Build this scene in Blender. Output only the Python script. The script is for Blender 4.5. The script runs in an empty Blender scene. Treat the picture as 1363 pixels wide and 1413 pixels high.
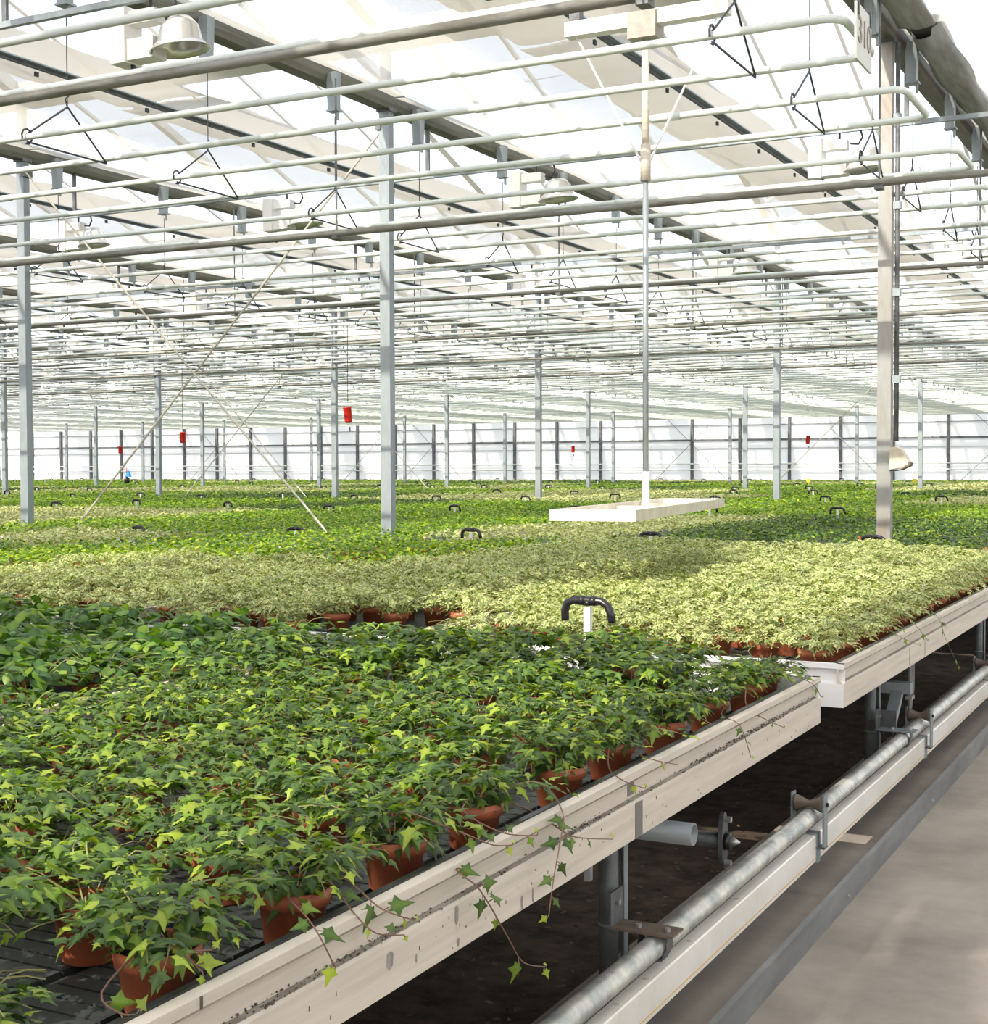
import bpy, math, random
import numpy as np
from mathutils import Matrix, Vector

C = bpy.context.scene.collection
SC = bpy.context.scene
rnd = random.Random(7)
PI = math.pi

# ------------------------------------------------------------------ camera
F_PX, CX, CY = 1967.4, 681.5, 706.5
YAW, PIT, ROL = 0.4770, 0.0314, -0.0036
EYE = np.array([0.0, 0.0, 1.5])
_f = np.array([-math.sin(YAW) * math.cos(PIT), math.cos(YAW) * math.cos(PIT), -math.sin(PIT)])
_r0 = np.array([math.cos(YAW), math.sin(YAW), 0.0])
_u0 = np.cross(_r0, _f)
_r = _r0 * math.cos(ROL) + _u0 * math.sin(ROL)
_u = -_r0 * math.sin(ROL) + _u0 * math.cos(ROL)
cam = bpy.data.cameras.new('camera')
cam.sensor_fit = 'HORIZONTAL'
cam.sensor_width = 36.0
cam.lens = 36.0 * F_PX / 1363.0
cam.clip_end = 400
cam.clip_start = 0.05
co = bpy.data.objects.new('camera', cam)
C.objects.link(co)
M = Matrix(((_r[0], _u[0], -_f[0], EYE[0]), (_r[1], _u[1], -_f[1], EYE[1]), (_r[2], _u[2], -_f[2], EYE[2]), (0, 0, 0, 1)))
co.matrix_world = M
SC.camera = co

# ------------------------------------------------------------------ sky, sun, exposure
SC.view_settings.view_transform = 'Standard'
SC.view_settings.look = 'None'
SC.view_settings.gamma = 1
SC.view_settings.use_curve_mapping = False
SC.view_settings.exposure = 0.16
SUN_DIR = Vector((0.285, 1.2, -1.0)).normalized()      # direction the light travels
W = bpy.data.worlds.new('sky')
SC.world = W
W.use_nodes = True
nt = W.node_tree
nt.nodes.clear()
o_ = nt.nodes.new('ShaderNodeOutputWorld')
b_ = nt.nodes.new('ShaderNodeBackground')
s_ = nt.nodes.new('ShaderNodeTexSky')
s_.sky_type = 'NISHITA'
s_.sun_disc = False
s_.sun_elevation = math.asin(-SUN_DIR.z)
s_.sun_rotation = math.atan2(-SUN_DIR.x, -SUN_DIR.y)
s_.dust_density = 3.0
s_.air_density = 1.0
m_ = nt.nodes.new('ShaderNodeMixRGB')
m_.inputs[0].default_value = 0.55
m_.inputs[2].default_value = (3.0, 3.1, 3.3, 1)
nt.links.new(s_.outputs[0], m_.inputs[1])
nt.links.new(m_.outputs[0], b_.inputs[0])
b_.inputs[1].default_value = 0.46
nt.links.new(b_.outputs[0], o_.inputs[0])
sun = bpy.data.lights.new('sun', 'SUN')
sun.energy = 6.5
sun.angle = math.radians(0.55)
sun.color = (1.0, 0.93, 0.80)
so = bpy.data.objects.new('sun', sun)
C.objects.link(so)
so.rotation_euler = SUN_DIR.to_track_quat('-Z', 'Y').to_euler()
SC.cycles.use_denoising = True
SC.cycles.max_bounces = 9
SC.cycles.diffuse_bounces = 5
SC.cycles.glossy_bounces = 3
SC.cycles.transmission_bounces = 5
SC.cycles.transparent_max_bounces = 24
SC.cycles.caustics_reflective = False
SC.cycles.caustics_refractive = False
SC.cycles.sample_clamp_indirect = 8.0

# ------------------------------------------------------------------ helpers
def ray(px, py):
    return (px - CX) * _r - (py - CY) * _u + F_PX * _f
def on(px, py, axis, val):
    """the point of the pixel's sight line on the plane x/y/z = val"""
    d = ray(px, py)
    return EYE + d * ((val - EYE[axis]) / d[axis])
def proj(p):
    q = np.asarray(p, float) - EYE
    d = q @ _f
    return CX + F_PX * (q @ _r) / d, CY - F_PX * (q @ _u) / d, d
def inview(p, m=60, top=None):
    x, y, d = proj(p)
    return d > 0.3 and -m < x < 1363 + m and -m < y < 1413 + m

class MB:
    def __init__(s):
        s.v = []; s.f = []; s.c = []
    def add(s, vs, fs):
        n = len(s.v)
        s.v += [tuple(float(a) for a in v) for v in vs]
        s.f += [tuple(i + n for i in f) for f in fs]
        return s
    def box(s, x0, x1, y0, y1, z0, z1):
        vs = [(x0, y0, z0), (x1, y0, z0), (x1, y1, z0), (x0, y1, z0), (x0, y0, z1), (x1, y0, z1), (x1, y1, z1), (x0, y1, z1)]
        return s.add(vs, [(0, 3, 2, 1), (4, 5, 6, 7), (0, 1, 5, 4), (1, 2, 6, 5), (2, 3, 7, 6), (3, 0, 4, 7)])
    def tube(s, pts, r, n=8, caps=True, r2=None):
        P = [Vector(p) for p in pts]
        k = len(P)
        rings = []
        prev = None
        for i in range(k):
            t = (P[min(i + 1, k - 1)] - P[max(i - 1, 0)]).normalized()
            if prev is None:
                a = t.orthogonal().normalized()
            else:
                a = (prev - t * prev.dot(t))
                a = a.normalized() if a.length > 1e-6 else t.orthogonal().normalized()
            prev = a
            b = t.cross(a)
            rr = r if r2 is None else r + (r2 - r) * i / (k - 1)
            rings.append([P[i] + (a * math.cos(2 * PI * j / n) + b * math.sin(2 * PI * j / n)) * rr for j in range(n)])
        vs = [v for R in rings for v in R]
        fs = []
        for i in range(k - 1):
            for j in range(n):
                fs.append((i * n + j, i * n + (j + 1) % n, (i + 1) * n + (j + 1) % n, (i + 1) * n + j))
        if caps:
            fs.append(tuple(reversed(range(n))))
            fs.append(tuple((k - 1) * n + j for j in range(n)))
        return s.add(vs, fs)
    def lathe(s, prof, n=20, cx=0, cy=0, cz=0):
        vs = []; fs = []
        k = len(prof)
        for (r, z) in prof:
            for j in range(n):
                vs.append((cx + r * math.cos(2 * PI * j / n), cy + r * math.sin(2 * PI * j / n), cz + z))
        for i in range(k - 1):
            for j in range(n):
                fs.append((i * n + j, i * n + (j + 1) % n, (i + 1) * n + (j + 1) % n, (i + 1) * n + j))
        return s.add(vs, fs)
    def prism(s, poly, axis, a, b):
        """poly: outline in the two other axes, in order; extruded along axis a..b"""
        n = len(poly)
        def P(q, w):
            l = list(q); l.insert(axis, w); return tuple(l)
        vs = [P(q, a) for q in poly] + [P(q, b) for q in poly]
        fs = [tuple(reversed(range(n))), tuple(range(n, 2 * n))]
        fs += [(i, (i + 1) % n, n + (i + 1) % n, n + i) for i in range(n)]
        return s.add(vs, fs)
    def mesh(s, name, mat, smooth=False):
        me = bpy.data.meshes.new(name)
        me.from_pydata(s.v, [], s.f)
        me.materials.append(mat)
        if smooth:
            me.shade_smooth()
        me.update()
        return me
    def build(s, name, mat, parent=None, smooth=False, loc=None):
        return link(name, s.mesh(name, mat, smooth), parent, loc)

def link(name, me, parent=None, loc=None):
    o = bpy.data.objects.new(name, me)
    C.objects.link(o)
    if parent is not None:
        o.parent = parent
    if loc is not None:
        o.location = loc
    return o
def tag(o, label=None, cat=None, group=None, kind=None):
    if label: o['label'] = label
    if cat: o['category'] = cat
    if group: o['group'] = group
    if kind: o['kind'] = kind
    return o
def thing(name, label, cat, loc=(0, 0, 0), rz=0.0, group=None):
    o = bpy.data.objects.new(name, None)
    C.objects.link(o)
    o.location = loc
    o.rotation_euler = (0, 0, rz)
    return tag(o, label, cat, group)
ORD = ['first', 'second', 'third', 'fourth', 'fifth', 'sixth', 'seventh', 'eighth', 'ninth', 'tenth', 'eleventh', 'twelfth', 'thirteenth',
       'fourteenth', 'fifteenth', 'sixteenth', 'seventeenth', 'eighteenth', 'nineteenth', 'twentieth']
for t_ in ('twenty', 'thirty', 'forty', 'fifty'):
    if t_ != 'twenty': ORD.append({'thirty': 'thirtieth', 'forty': 'fortieth', 'fifty': 'fiftieth'}[t_])
    ORD += [t_ + '-' + w for w in ORD[:9]]

# ------------------------------------------------------------------ materials
def mat(name, col, rough=0.6, metal=0.0, noise=None, bump=None, spec=0.5):
    m = bpy.data.materials.new(name)
    m.use_nodes = True
    t = m.node_tree
    b = t.nodes['Principled BSDF']
    b.inputs['Base Color'].default_value = (*col, 1)
    b.inputs['Roughness'].default_value = rough
    b.inputs['Metallic'].default_value = metal
    b.inputs['Specular IOR Level'].default_value = spec
    if noise:
        sc, col2, lo, hi = noise[:4]
        stretch = noise[4] if len(noise) > 4 else (1, 1, 1)
        tc = t.nodes.new('ShaderNodeTexCoord')
        mp = t.nodes.new('ShaderNodeMapping')
        mp.inputs['Scale'].default_value = stretch
        n = t.nodes.new('ShaderNodeTexNoise')
        n.inputs['Scale'].default_value = sc
        n.inputs['Detail'].default_value = 6
        n.inputs['Roughness'].default_value = 0.65
        r = t.nodes.new('ShaderNodeValToRGB')
        r.color_ramp.elements[0].position = lo
        r.color_ramp.elements[1].position = hi
        r.color_ramp.elements[0].color = (*col2, 1)
        r.color_ramp.elements[1].color = (*col, 1)
        t.links.new(tc.outputs['Object'], mp.inputs[0])
        t.links.new(mp.outputs[0], n.inputs['Vector'])
        t.links.new(n.outputs['Fac'], r.inputs[0])
        t.links.new(r.outputs[0], b.inputs['Base Color'])
        if bump:
            bp = t.nodes.new('ShaderNodeBump')
            bp.inputs['Strength'].default_value = bump
            bp.inputs['Distance'].default_value = 0.02
            t.links.new(n.outputs['Fac'], bp.inputs['Height'])
            t.links.new(bp.outputs[0], b.inputs['Normal'])
    return m

galv = mat('galvanised_steel', (0.36, 0.40, 0.42), 0.5, 0.35, (6, (0.24, 0.28, 0.30), 0.35, 0.7, (1, 1, 0.25)))
galv_dark = mat('dull_galvanised_steel', (0.17, 0.18, 0.185), 0.5, 0.35, (9, (0.09, 0.095, 0.10), 0.35, 0.65))
beam_m = mat('weathered_beam', (0.17, 0.17, 0.13), 0.6, 0.2, (4, (0.09, 0.09, 0.07), 0.35, 0.65, (3, 0.3, 3)))
pipe_w = mat('white_painted_pipe', (0.72, 0.78, 0.75), 0.4, 0.0, (2.0, (0.57, 0.62, 0.59), 0.3, 0.5, (1, 4, 4)))
pipe_d = mat('bare_rail_pipe', (0.30, 0.30, 0.27), 0.5, 0.3, (5, (0.17, 0.16, 0.13), 0.35, 0.6, (.5, 3, 3)))
rail_pipe = mat('spotted_zinc_pipe', (0.66, 0.65, 0.59), 0.38, 0.45, (11, (0.36, 0.39, 0.38), 0.38, 0.62))
alu = mat('weathered_aluminium', (0.66, 0.60, 0.51), 0.55, 0.1, (3.0, (0.52, 0.475, 0.41), 0.3, 0.62, (3, .6, 14)))
alu_white = mat('white_aluminium', (0.80, 0.80, 0.80), 0.4, 0.1)
duct_m = mat('white_plastic_duct', (0.88, 0.86, 0.81), 0.35, 0.0, (2.2, (0.74, 0.71, 0.63), 0.35, 0.6))
orange = mat('orange_line', (0.75, 0.42, 0.06), 0.5)
black = mat('black_plastic', (0.012, 0.012, 0.013), 0.3)
wire_m = mat('dark_wire', (0.05, 0.055, 0.06), 0.5, 0.4)
wire_l = mat('pale_cable', (0.55, 0.52, 0.44), 0.5, 0.2)
liner_m = mat('black_plastic_liner', (0.045, 0.05, 0.052), 0.5, 0, (14, (0.025, 0.028, 0.03), 0.35, 0.6))
terra = mat('terracotta_plastic', (0.44, 0.125, 0.055), 0.5, 0, (7, (0.34, 0.09, 0.042), 0.35, 0.6))
soil_m = mat('potting_soil', (0.06, 0.04, 0.028), 0.95, 0, (60, (0.02, 0.014, 0.01), 0.35, 0.65), 0.6)
white_p = mat('white_paint', (0.80, 0.79, 0.76), 0.45)
grey_p = mat('grey_dirty_paint', (0.40, 0.37, 0.32), 0.5, 0, (9, (0.28, 0.26, 0.22), 0.35, 0.6))
red_m = mat('red_enamel', (0.62, 0.025, 0.02), 0.35)
blue_m = mat('blue_plastic', (0.02, 0.25, 0.62), 0.45)
yellow_m = mat('yellow_card', (0.85, 0.66, 0.02), 0.6)
cream_m = mat('aged_cream_plastic', (0.62, 0.58, 0.47), 0.5, 0, (12, (0.5, 0.44, 0.34), 0.35, 0.6))
rub_m = mat('rubbed_grey_mark', (0.36, 0.33, 0.29), 0.7, 0, (40, (0.20, 0.19, 0.17), 0.35, 0.65, (1, 1, .2)))
curb_m = mat('blue_grey_steel', (0.27, 0.285, 0.29), 0.45, 0.35, (7, (0.17, 0.18, 0.185), 0.35, 0.65, (1, .3, 1)))
groove_m = mat('dirty_groove', (0.34, 0.31, 0.26), 0.9, 0, (30, (0.16, 0.14, 0.11), 0.35, 0.65, (1, .3, 1)))
stain_m = mat('dark_grime', (0.10, 0.09, 0.075), 0.9)
tape_m = mat('grey_tape', (0.17, 0.16, 0.14), 0.6)
stem_m = mat('green_stem', (0.20, 0.20, 0.07), 0.6)
stem_r = mat('reddish_stem', (0.16, 0.09, 0.06), 0.6)
bolt_m = mat('zinc_bolt', (0.55, 0.55, 0.55), 0.35, 0.7)
rust_m = mat('rusty_plate', (0.20, 0.155, 0.12), 0.7, 0.2, (18, (0.12, 0.09, 0.07), 0.3, 0.6))
concrete = mat('rough_concrete', (0.36, 0.32, 0.275), 0.9, 0, (1.6, (0.21, 0.185, 0.16), 0.32, 0.66), 0.25)
earth = mat('dark_soil', (0.095, 0.066, 0.042), 0.95, 0, (9, (0.032, 0.022, 0.014), 0.38, 0.62), 0.8)

def leaf_mat(name, through=(1.7, 1.5, .55), trans=0.28, lo=0.92, hi=1.42):
    m = bpy.data.materials.new(name)
    m.use_nodes = True
    t = m.node_tree
    b = t.nodes['Principled BSDF']
    out = t.nodes['Material Output']
    b.inputs['Roughness'].default_value = 0.42
    b.inputs['Specular IOR Level'].default_value = 0.45
    a = t.nodes.new('ShaderNodeAttribute')
    a.attribute_name = 'Col'
    oi = t.nodes.new('ShaderNodeObjectInfo')
    mr = t.nodes.new('ShaderNodeMapRange')
    mr.inputs['To Min'].default_value = lo
    mr.inputs['To Max'].default_value = hi
    t.links.new(oi.outputs['Random'], mr.inputs['Value'])
    mx = t.nodes.new('ShaderNodeVectorMath')
    mx.operation = 'SCALE'
    t.links.new(a.outputs['Color'], mx.inputs[0])
    t.links.new(mr.outputs[0], mx.inputs['Scale'])
    t.links.new(mx.outputs[0], b.inputs['Base Color'])
    tr = t.nodes.new('ShaderNodeBsdfTranslucent')
    y = t.nodes.new('ShaderNodeVectorMath')
    y.operation = 'MULTIPLY'
    y.inputs[1].default_value = through
    t.links.new(mx.outputs[0], y.inputs[0])
    t.links.new(y.outputs[0], tr.inputs['Color'])
    ms = t.nodes.new('ShaderNodeMixShader')
    ms.inputs[0].default_value = trans
    t.links.new(b.outputs[0], ms.inputs[1])
    t.links.new(tr.outputs[0], ms.inputs[2])
    t.links.new(ms.outputs[0], out.inputs['Surface'])
    return m
leaf_m = leaf_mat('ivy_leaf', (1.5, 1.55, 0.5), 0.36)
leaf_v = leaf_mat('variegated_leaf', (1.12, 1.12, 0.62), 0.32, 0.95, 1.08)

def sheet_mat(name, transp, transl, col, stripe=None, tint=(1, 1, 1)):
    """thin sheet: part open weave (transparent), part scattering through, part reflecting"""
    m = bpy.data.materials.new(name)
    m.use_nodes = True
    t = m.node_tree
    t.nodes.remove(t.nodes['Principled BSDF'])
    out = t.nodes['Material Output']
    tp = t.nodes.new('ShaderNodeBsdfTransparent')
    tp.inputs[0].default_value = (*tint, 1)
    tl = t.nodes.new('ShaderNodeBsdfTranslucent')
    df = t.nodes.new('ShaderNodeBsdfDiffuse')
    tl.inputs[0].default_value = (*col, 1)
    df.inputs[0].default_value = (*col, 1)
    m1 = t.nodes.new('ShaderNodeMixShader')
    m1.inputs[0].default_value = transl
    t.links.new(df.outputs[0], m1.inputs[1])
    t.links.new(tl.outputs[0], m1.inputs[2])
    m2 = t.nodes.new('ShaderNodeMixShader')
    m2.inputs[0].default_value = transp
    t.links.new(m1.outputs[0], m2.inputs[1])
    t.links.new(tp.outputs[0], m2.inputs[2])
    if stripe:
        axis, period, duty, lo, hi = stripe
        tc = t.nodes.new('ShaderNodeTexCoord')
        sp = t.nodes.new('ShaderNodeSeparateXYZ')
        t.links.new(tc.outputs['Object'], sp.inputs[0])
        md = t.nodes.new('ShaderNodeMath'); md.operation = 'DIVIDE'; md.inputs[1].default_value = period
        t.links.new(sp.outputs[axis], md.inputs[0])
        fr = t.nodes.new('ShaderNodeMath'); fr.operation = 'FRACT'
        t.links.new(md.outputs[0], fr.inputs[0])
        gt = t.nodes.new('ShaderNodeMath'); gt.operation = 'GREATER_THAN'; gt.inputs[1].default_value = duty
        t.links.new(fr.outputs[0], gt.inputs[0])
        mr = t.nodes.new('ShaderNodeMapRange')
        mr.inputs['To Min'].default_value = lo
        mr.inputs['To Max'].default_value = hi
        t.links.new(gt.outputs[0], mr.inputs['Value'])
        t.links.new(mr.outputs[0], m2.inputs[0])
    t.links.new(m2.outputs[0], out.inputs['Surface'])
    return m
fabric = sheet_mat('woven_screen_fabric', 0.36, 0.62, (0.80, 0.76, 0.68))
shade_strip_m = sheet_mat('shade_strip_sheet', 0.06, 0.35, (0.66, 0.62, 0.55))  # for the added strip that shades the screens from above
pane_m = sheet_mat('twin_wall_acrylic', 0.78, 0.75, (0.90, 0.92, 0.95), (0, 0.064, 0.16, 0.30, 0.86))
film_m = sheet_mat('white_wall_film', 0.12, 0.45, (0.98, 0.98, 0.96))

# ------------------------------------------------------------------ layout numbers
XK = [-2.51 - 4.74 * k for k in range(-2, 14)]             # truss lines (k = -2 is right of the picture)
YR = [-14.8 + 13.3 * n for n in range(0, 7)]               # span lines: -14.8, -1.5, 11.8, 25.1, 38.4, 51.7, 65.0
BEAM_Z = 4.93
RIM, BED = 0.80, 0.725
TX0, TPX, TW = -1.207, 1.87, 1.78                          # tray columns
TROWS = [(-1.40, 4.70)] + [(5.02 + 6.35 * n, 11.10 + 6.35 * n) for n in range(9)]

# ------------------------------------------------------------------ ground, walls
g = MB().box(-1.66, 12, -15, 65, -0.12, 0.0).build('floor', concrete)
tag(g, 'rough grey concrete path beside the benches', kind='structure')
# soil under the benches, gently uneven
nx, ny = 46, 110
rs = np.random.RandomState(3)
vs = []; fs = []
for i in range(nx):
    for j in range(ny):
        x = -1.66 - (i / (nx - 1)) ** 1.6 * 66; y = -15 + (j / (ny - 1)) ** 1.3 * 80
        vs.append((x, y, -0.05 + (0 if i == 0 else rs.uniform(-.02, .03))))
for i in range(nx - 1):
    for j in range(ny - 1):
        a = i * ny + j
        fs.append((a, a + 1, a + ny + 1, a + ny))
m = MB(); m.v = vs; m.f = fs
tag(m.build('ground', earth, smooth=True), 'dark bare soil under the benches', kind='structure')

rs = np.random.RandomState(9)
dm = MB()
for _ in range(1500):
    x = -1.68 - rs.uniform(0, 1) ** 1.4 * 2.2; y = rs.uniform(2.4, 9)
    a = rs.uniform(0, 6.28); l = rs.uniform(.004, .018); w = l * rs.uniform(.25, .7); z = -.03 + rs.uniform(-.012, .02)
    c_, s2 = math.cos(a), math.sin(a)
    dm.add([(x - c_ * l, y - s2 * l, z), (x + s2 * w, y - c_ * w, z + rs.uniform(0, .008)), (x + c_ * l, y + s2 * l, z + rs.uniform(0, .006)), (x - s2 * w, y + c_ * w, z)], [(0, 1, 2), (0, 2, 3)])
tag(dm.build('dry_debris', mat('dry_leaf_bits', (0.20, 0.14, 0.085), 0.9, 0, (30, (0.08, 0.055, 0.035), 0.35, 0.65))), 'dry leaf bits scattered on the dark soil under the benches', 'debris', None, 'stuff')
wf = MB().box(-70, 12, -15.1, -15.05, 0, 5.6).build('wall_front', film_m)
tag(wf, 'white plastic film wall behind the camera', kind='structure')
wr = MB().box(12.0, 12.05, -15.05, 65.1, 0, 5.6).build('wall_right', film_m)
tag(wr, 'white plastic film side wall beyond the path', kind='structure')
wb = MB().box(-70, 12, 65.10, 65.14, 0, 5.6).build('wall_back', film_m)
tag(wb, 'white plastic film wall closing the far end', kind='structure')
for j in range(0, 30):
    x = -1.6 - 2.37 * j
    MB().box(x - .06, x + .06, 64.96, 65.10, 0, 5.0).build('post', galv_dark, wb)
for z, h in ((2.75, .045), (3.45, .012), (2.35, .007)):
    MB().box(-70, 9, 65.0, 65.09, z - h, z + h).build('girt', galv_dark, wb)
for z in (1.62, 1.34):
    MB().tube([(-70, 64.9, z), (9, 64.9, z)], .035, 8).build('wall_pipe', pipe_w, wb, True)
for j in (1, 4, 7, 10, 13):
    x = -1.6 - 4.74 * j
    for s in (0, 1):
        MB().tube([(x, 64.9, 4.9 if s else .3), (x - 4.74, 64.9, .3 if s else 4.9)], .012, 5).build('brace_rod', galv_dark, wb)

# ------------------------------------------------------------------ roof
def roof_z(y, n):
    t = (y - YR[n]) / 13.3
    return 5.75 + 2.3 * (1 - abs(2 * t - 1))
gl_mesh = {}
for n in range(6):
    rf = bpy.data.objects.new('ceiling', None); C.objects.link(rf)
    tag(rf, 'clear ribbed roof glazing over the %s span' % ORD[n], kind='structure')
    y0, y1 = YR[n], YR[n + 1]; ym = (y0 + y1) / 2
    for k in range(len(XK) - 1):
        xa, xb = XK[k + 1], XK[k]
        for s in (0, 1):
            key = s
            if key not in gl_mesh:
                if s == 0: vv = [(0, 0, 0), (4.66, 0, 0), (4.66, 6.65, 2.3), (0, 6.65, 2.3)]
                else: vv = [(0, 6.65, 2.3), (4.66, 6.65, 2.3), (4.66, 13.3, 0), (0, 13.3, 0)]
                gl_mesh[key] = MB().add(vv, [(0, 1, 2, 3)]).mesh('pane', pane_m)
            link('pane', gl_mesh[key], rf, (xa + .04, y0, 5.75))
        for q in range(4):
            xr = xa + 4.74 * q / 4
            w = .06 if q == 0 else .025
            hh = .14 if q == 0 else .06
            key = ('bar', q == 0)
            if key not in gl_mesh:
                mb = MB()
                mb.add([(-w, 0, 0), (w, 0, 0), (w, 0, -hh), (-w, 0, -hh), (-w, 6.65, 2.3), (w, 6.65, 2.3), (w, 6.65, 2.3 - hh), (-w, 6.65, 2.3 - hh),
                        (-w, 13.3, 0), (w, 13.3, 0), (w, 13.3, -hh), (-w, 13.3, -hh)],
                       [(0, 1, 5, 4), (1, 2, 6, 5), (2, 3, 7, 6), (3, 0, 4, 7), (4, 5, 9, 8), (5, 6, 10, 9), (6, 7, 11, 10), (7, 4, 8, 11)])
                gl_mesh[key] = mb.mesh('glazing_bar', white_p)
            link('glazing_bar', gl_mesh[key], rf, (xr, y0, 5.73))
    MB().box(-70, 9, ym - .06, ym + .06, 7.95, 8.10).build('ridge', white_p, rf)
    MB().box(-70, 9, y0 - .13, y0 + .13, 5.52, 5.74).build('gutter', white_p, rf)

# ------------------------------------------------------------------ truss beams with hanging brackets
PAIRS = [(7.05, 7.80), (8.55, 9.33), (10.36, 11.08), (11.84, 12.57), (13.60, 14.43), (15.15, 16.05), (16.84, 17.68), (18.45, 19.15), (20.0, 20.72), (21.64, 22.4)]
while PAIRS[-1][1] < 62.5:
    PAIRS.append((PAIRS[-1][0] + 1.62, PAIRS[-1][1] + 1.62))
PAIRS = [(5.45, 6.20)] + PAIRS
drop_me = MB().add([(-.05, -.045, 0), (.05, -.045, 0), (.05, .045, 0), (-.05, .045, 0), (-.04, -.04, -.33), (.04, -.04, -.33), (.04, .04, -.33), (-.04, .04, -.33)],
                   [(0, 3, 2, 1), (4, 5, 6, 7), (0, 1, 5, 4), (1, 2, 6, 5), (2, 3, 7, 6), (3, 0, 4, 7)]).box(-.05, .06, -.05, .05, -.345, -.33).box(.03, .05, -.012, .012, -.42, -.34).mesh('hanger_bracket', galv)
for k in range(1, len(XK)):
    x = XK[k]
    bm_ = MB().prism([(x - .07, BEAM_Z), (x + .07, BEAM_Z), (x + .085, BEAM_Z + .05), (x + .085, BEAM_Z + .17), (x - .085, BEAM_Z + .17), (x - .085, BEAM_Z + .05)], 1, -14.8, 65)
    # prism() inserts the extrusion axis between the two outline axes, so the outline is (x, z)
    b = bm_.build('roof_beam', beam_m)
    tag(b, 'long steel roof beam, %s from the aisle, running to the far wall' % ORD[max(k - 2, 0)] if k >= 2 else 'roof beam over the concrete path', kind='structure')
    for (ya, yb) in PAIRS:
        ymid = (ya + yb) / 2
        if ymid < 45 and inview((x, ymid, 4.8), 80):
            link('hanger_bracket', drop_me, b, (x + .12, ymid, BEAM_Z + .08))

# ------------------------------------------------------------------ energy screens between the beams
def sheet(x0, x1, y0, y1, z, nx, ny, amp, seed, sag=0.0):
    r = np.random.RandomState(seed)
    ph = r.uniform(0, 6.28, 8)
    v = []; f = []
    for i in range(nx + 1):
        for j in range(ny + 1):
            x = x0 + (x1 - x0) * i / nx; y = y0 + (y1 - y0) * j / ny
            a = (math.sin(x * 7 + ph[0] + .4 * math.sin(y * 1.3 + ph[3])) * .5 + math.sin(y * 2.1 + x * 1.1 + ph[1]) * .5 + math.sin(y * 5.3 + ph[2] + math.sin(x * 3)) * .35)
            v.append((x, y, z + amp * a - sag * math.sin(PI * i / nx)))
    for i in range(nx):
        for j in range(ny):
            a = i * (ny + 1) + j
            f.append((a, a + ny + 1, a + ny + 2, a + 1))
    m = MB(); m.v = v; m.f = f
    return m
OPEN = 2.62
scr_me = [sheet(0.10, OPEN, 0, 13.28, 0, 14, 44, .012, 40 + i, .02).mesh('fabric', fabric, True) for i in range(3)]
scr_full = sheet(0.10, 4.62, 0, 13.28, 0, 24, 44, .014, 50, .02).mesh('fabric', fabric, True)
edge_me = MB().box(OPEN - .03, OPEN, 0, 13.29, -.022, .02).mesh('edge_profile', galv_dark)
lip_me = MB().box(OPEN + .006, OPEN + .055, 0, 13.29, .004, .016).mesh('edge_lip', galv)
clip_me = MB()
for j in range(9):
    y = .8 + j * 1.45
    clip_me.box(OPEN - .07, OPEN - .05, y - .02, y + .02, -.07, -.03)
clip_me = clip_me.mesh('edge_clip', wire_m)
shade_strip_me = sheet(1.42, 2.60, 0, 13.28, .30, 8, 30, .03, 77).mesh('fabric', shade_strip_m, True)  # unseen strip added above each open screen to cast a darker band on it
bund = {}
for n in range(6):
    for k in range(0, len(XK)):
        x = XK[k]
        yc = YR[n] + .01
        if not (inview((x + 1.5, yc + 4, 4.9), 900) or inview((x + 1.5, yc + 12, 4.9), 900)) and n > 1 or (n == 0 and k > 6):
            continue
        full = k <= 2
        bay = k - 2
        if n == 0 and k > 2: lab = 'woven screen behind the camera, %s bay from the aisle' % ORD[bay - 1]
        elif n == 0: lab = 'drawn screen behind the camera over the aisle side, strip %s' % ORD[k]
        else: lab = ('beige woven screen over the %s bay from the aisle, %s span' % (ORD[bay - 1], ORD[n - 1])) if k > 2 else ('fully drawn pale screen above the aisle, %s span' % ORD[n - 1] if k == 2 else 'drawn screen beyond the aisle, bay %s, %s span' % ('nearer' if k else 'farther', ORD[n - 1]))
        t = thing('shade_screen', lab, 'screen', (x, yc, 5.04), 0, 'fabric screens under the roof')
        if full:
            link('fabric', scr_full, t)
        else:
            link('fabric', scr_me[(n + k) % 3], t)
            link('edge_profile', edge_me, t)
            link('edge_lip', lip_me, t)
            if n < 4:
                link('edge_clip', clip_me, t)
            link('added_shade_strip', shade_strip_me, t)
        if k == 2:
            if 'b' not in bund:
                r = np.random.RandomState(5)
                v = []; f = []
                ny_, nn = 70, 12
                for j in range(ny_ + 1):
                    y = 13.1 * j / ny_
                    for i in range(nn):
                        a = 2 * PI * i / nn
                        w = 1 + .22 * math.sin(3 * a + y * 1.7) + .12 * math.sin(5 * a - y * 3.1)
                        v.append((.27 + .13 * w * math.cos(a), y, -.02 + .10 * w * math.sin(a)))
                for j in range(ny_):
                    for i in range(nn):
                        f.append((j * nn + i, j * nn + (i + 1) % nn, (j + 1) * nn + (i + 1) % nn, (j + 1) * nn + i))
                mb = MB(); mb.v = v; mb.f = f
                bund['b'] = mb.mesh('gathered_fabric', mat('grey_gathered_fabric', (0.36, 0.37, 0.35), 0.8, 0, (5, (0.22, 0.23, 0.21), 0.3, 0.7, (4, .5, 4))), True)
            link('gathered_fabric', bund['b'], t)

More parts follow.
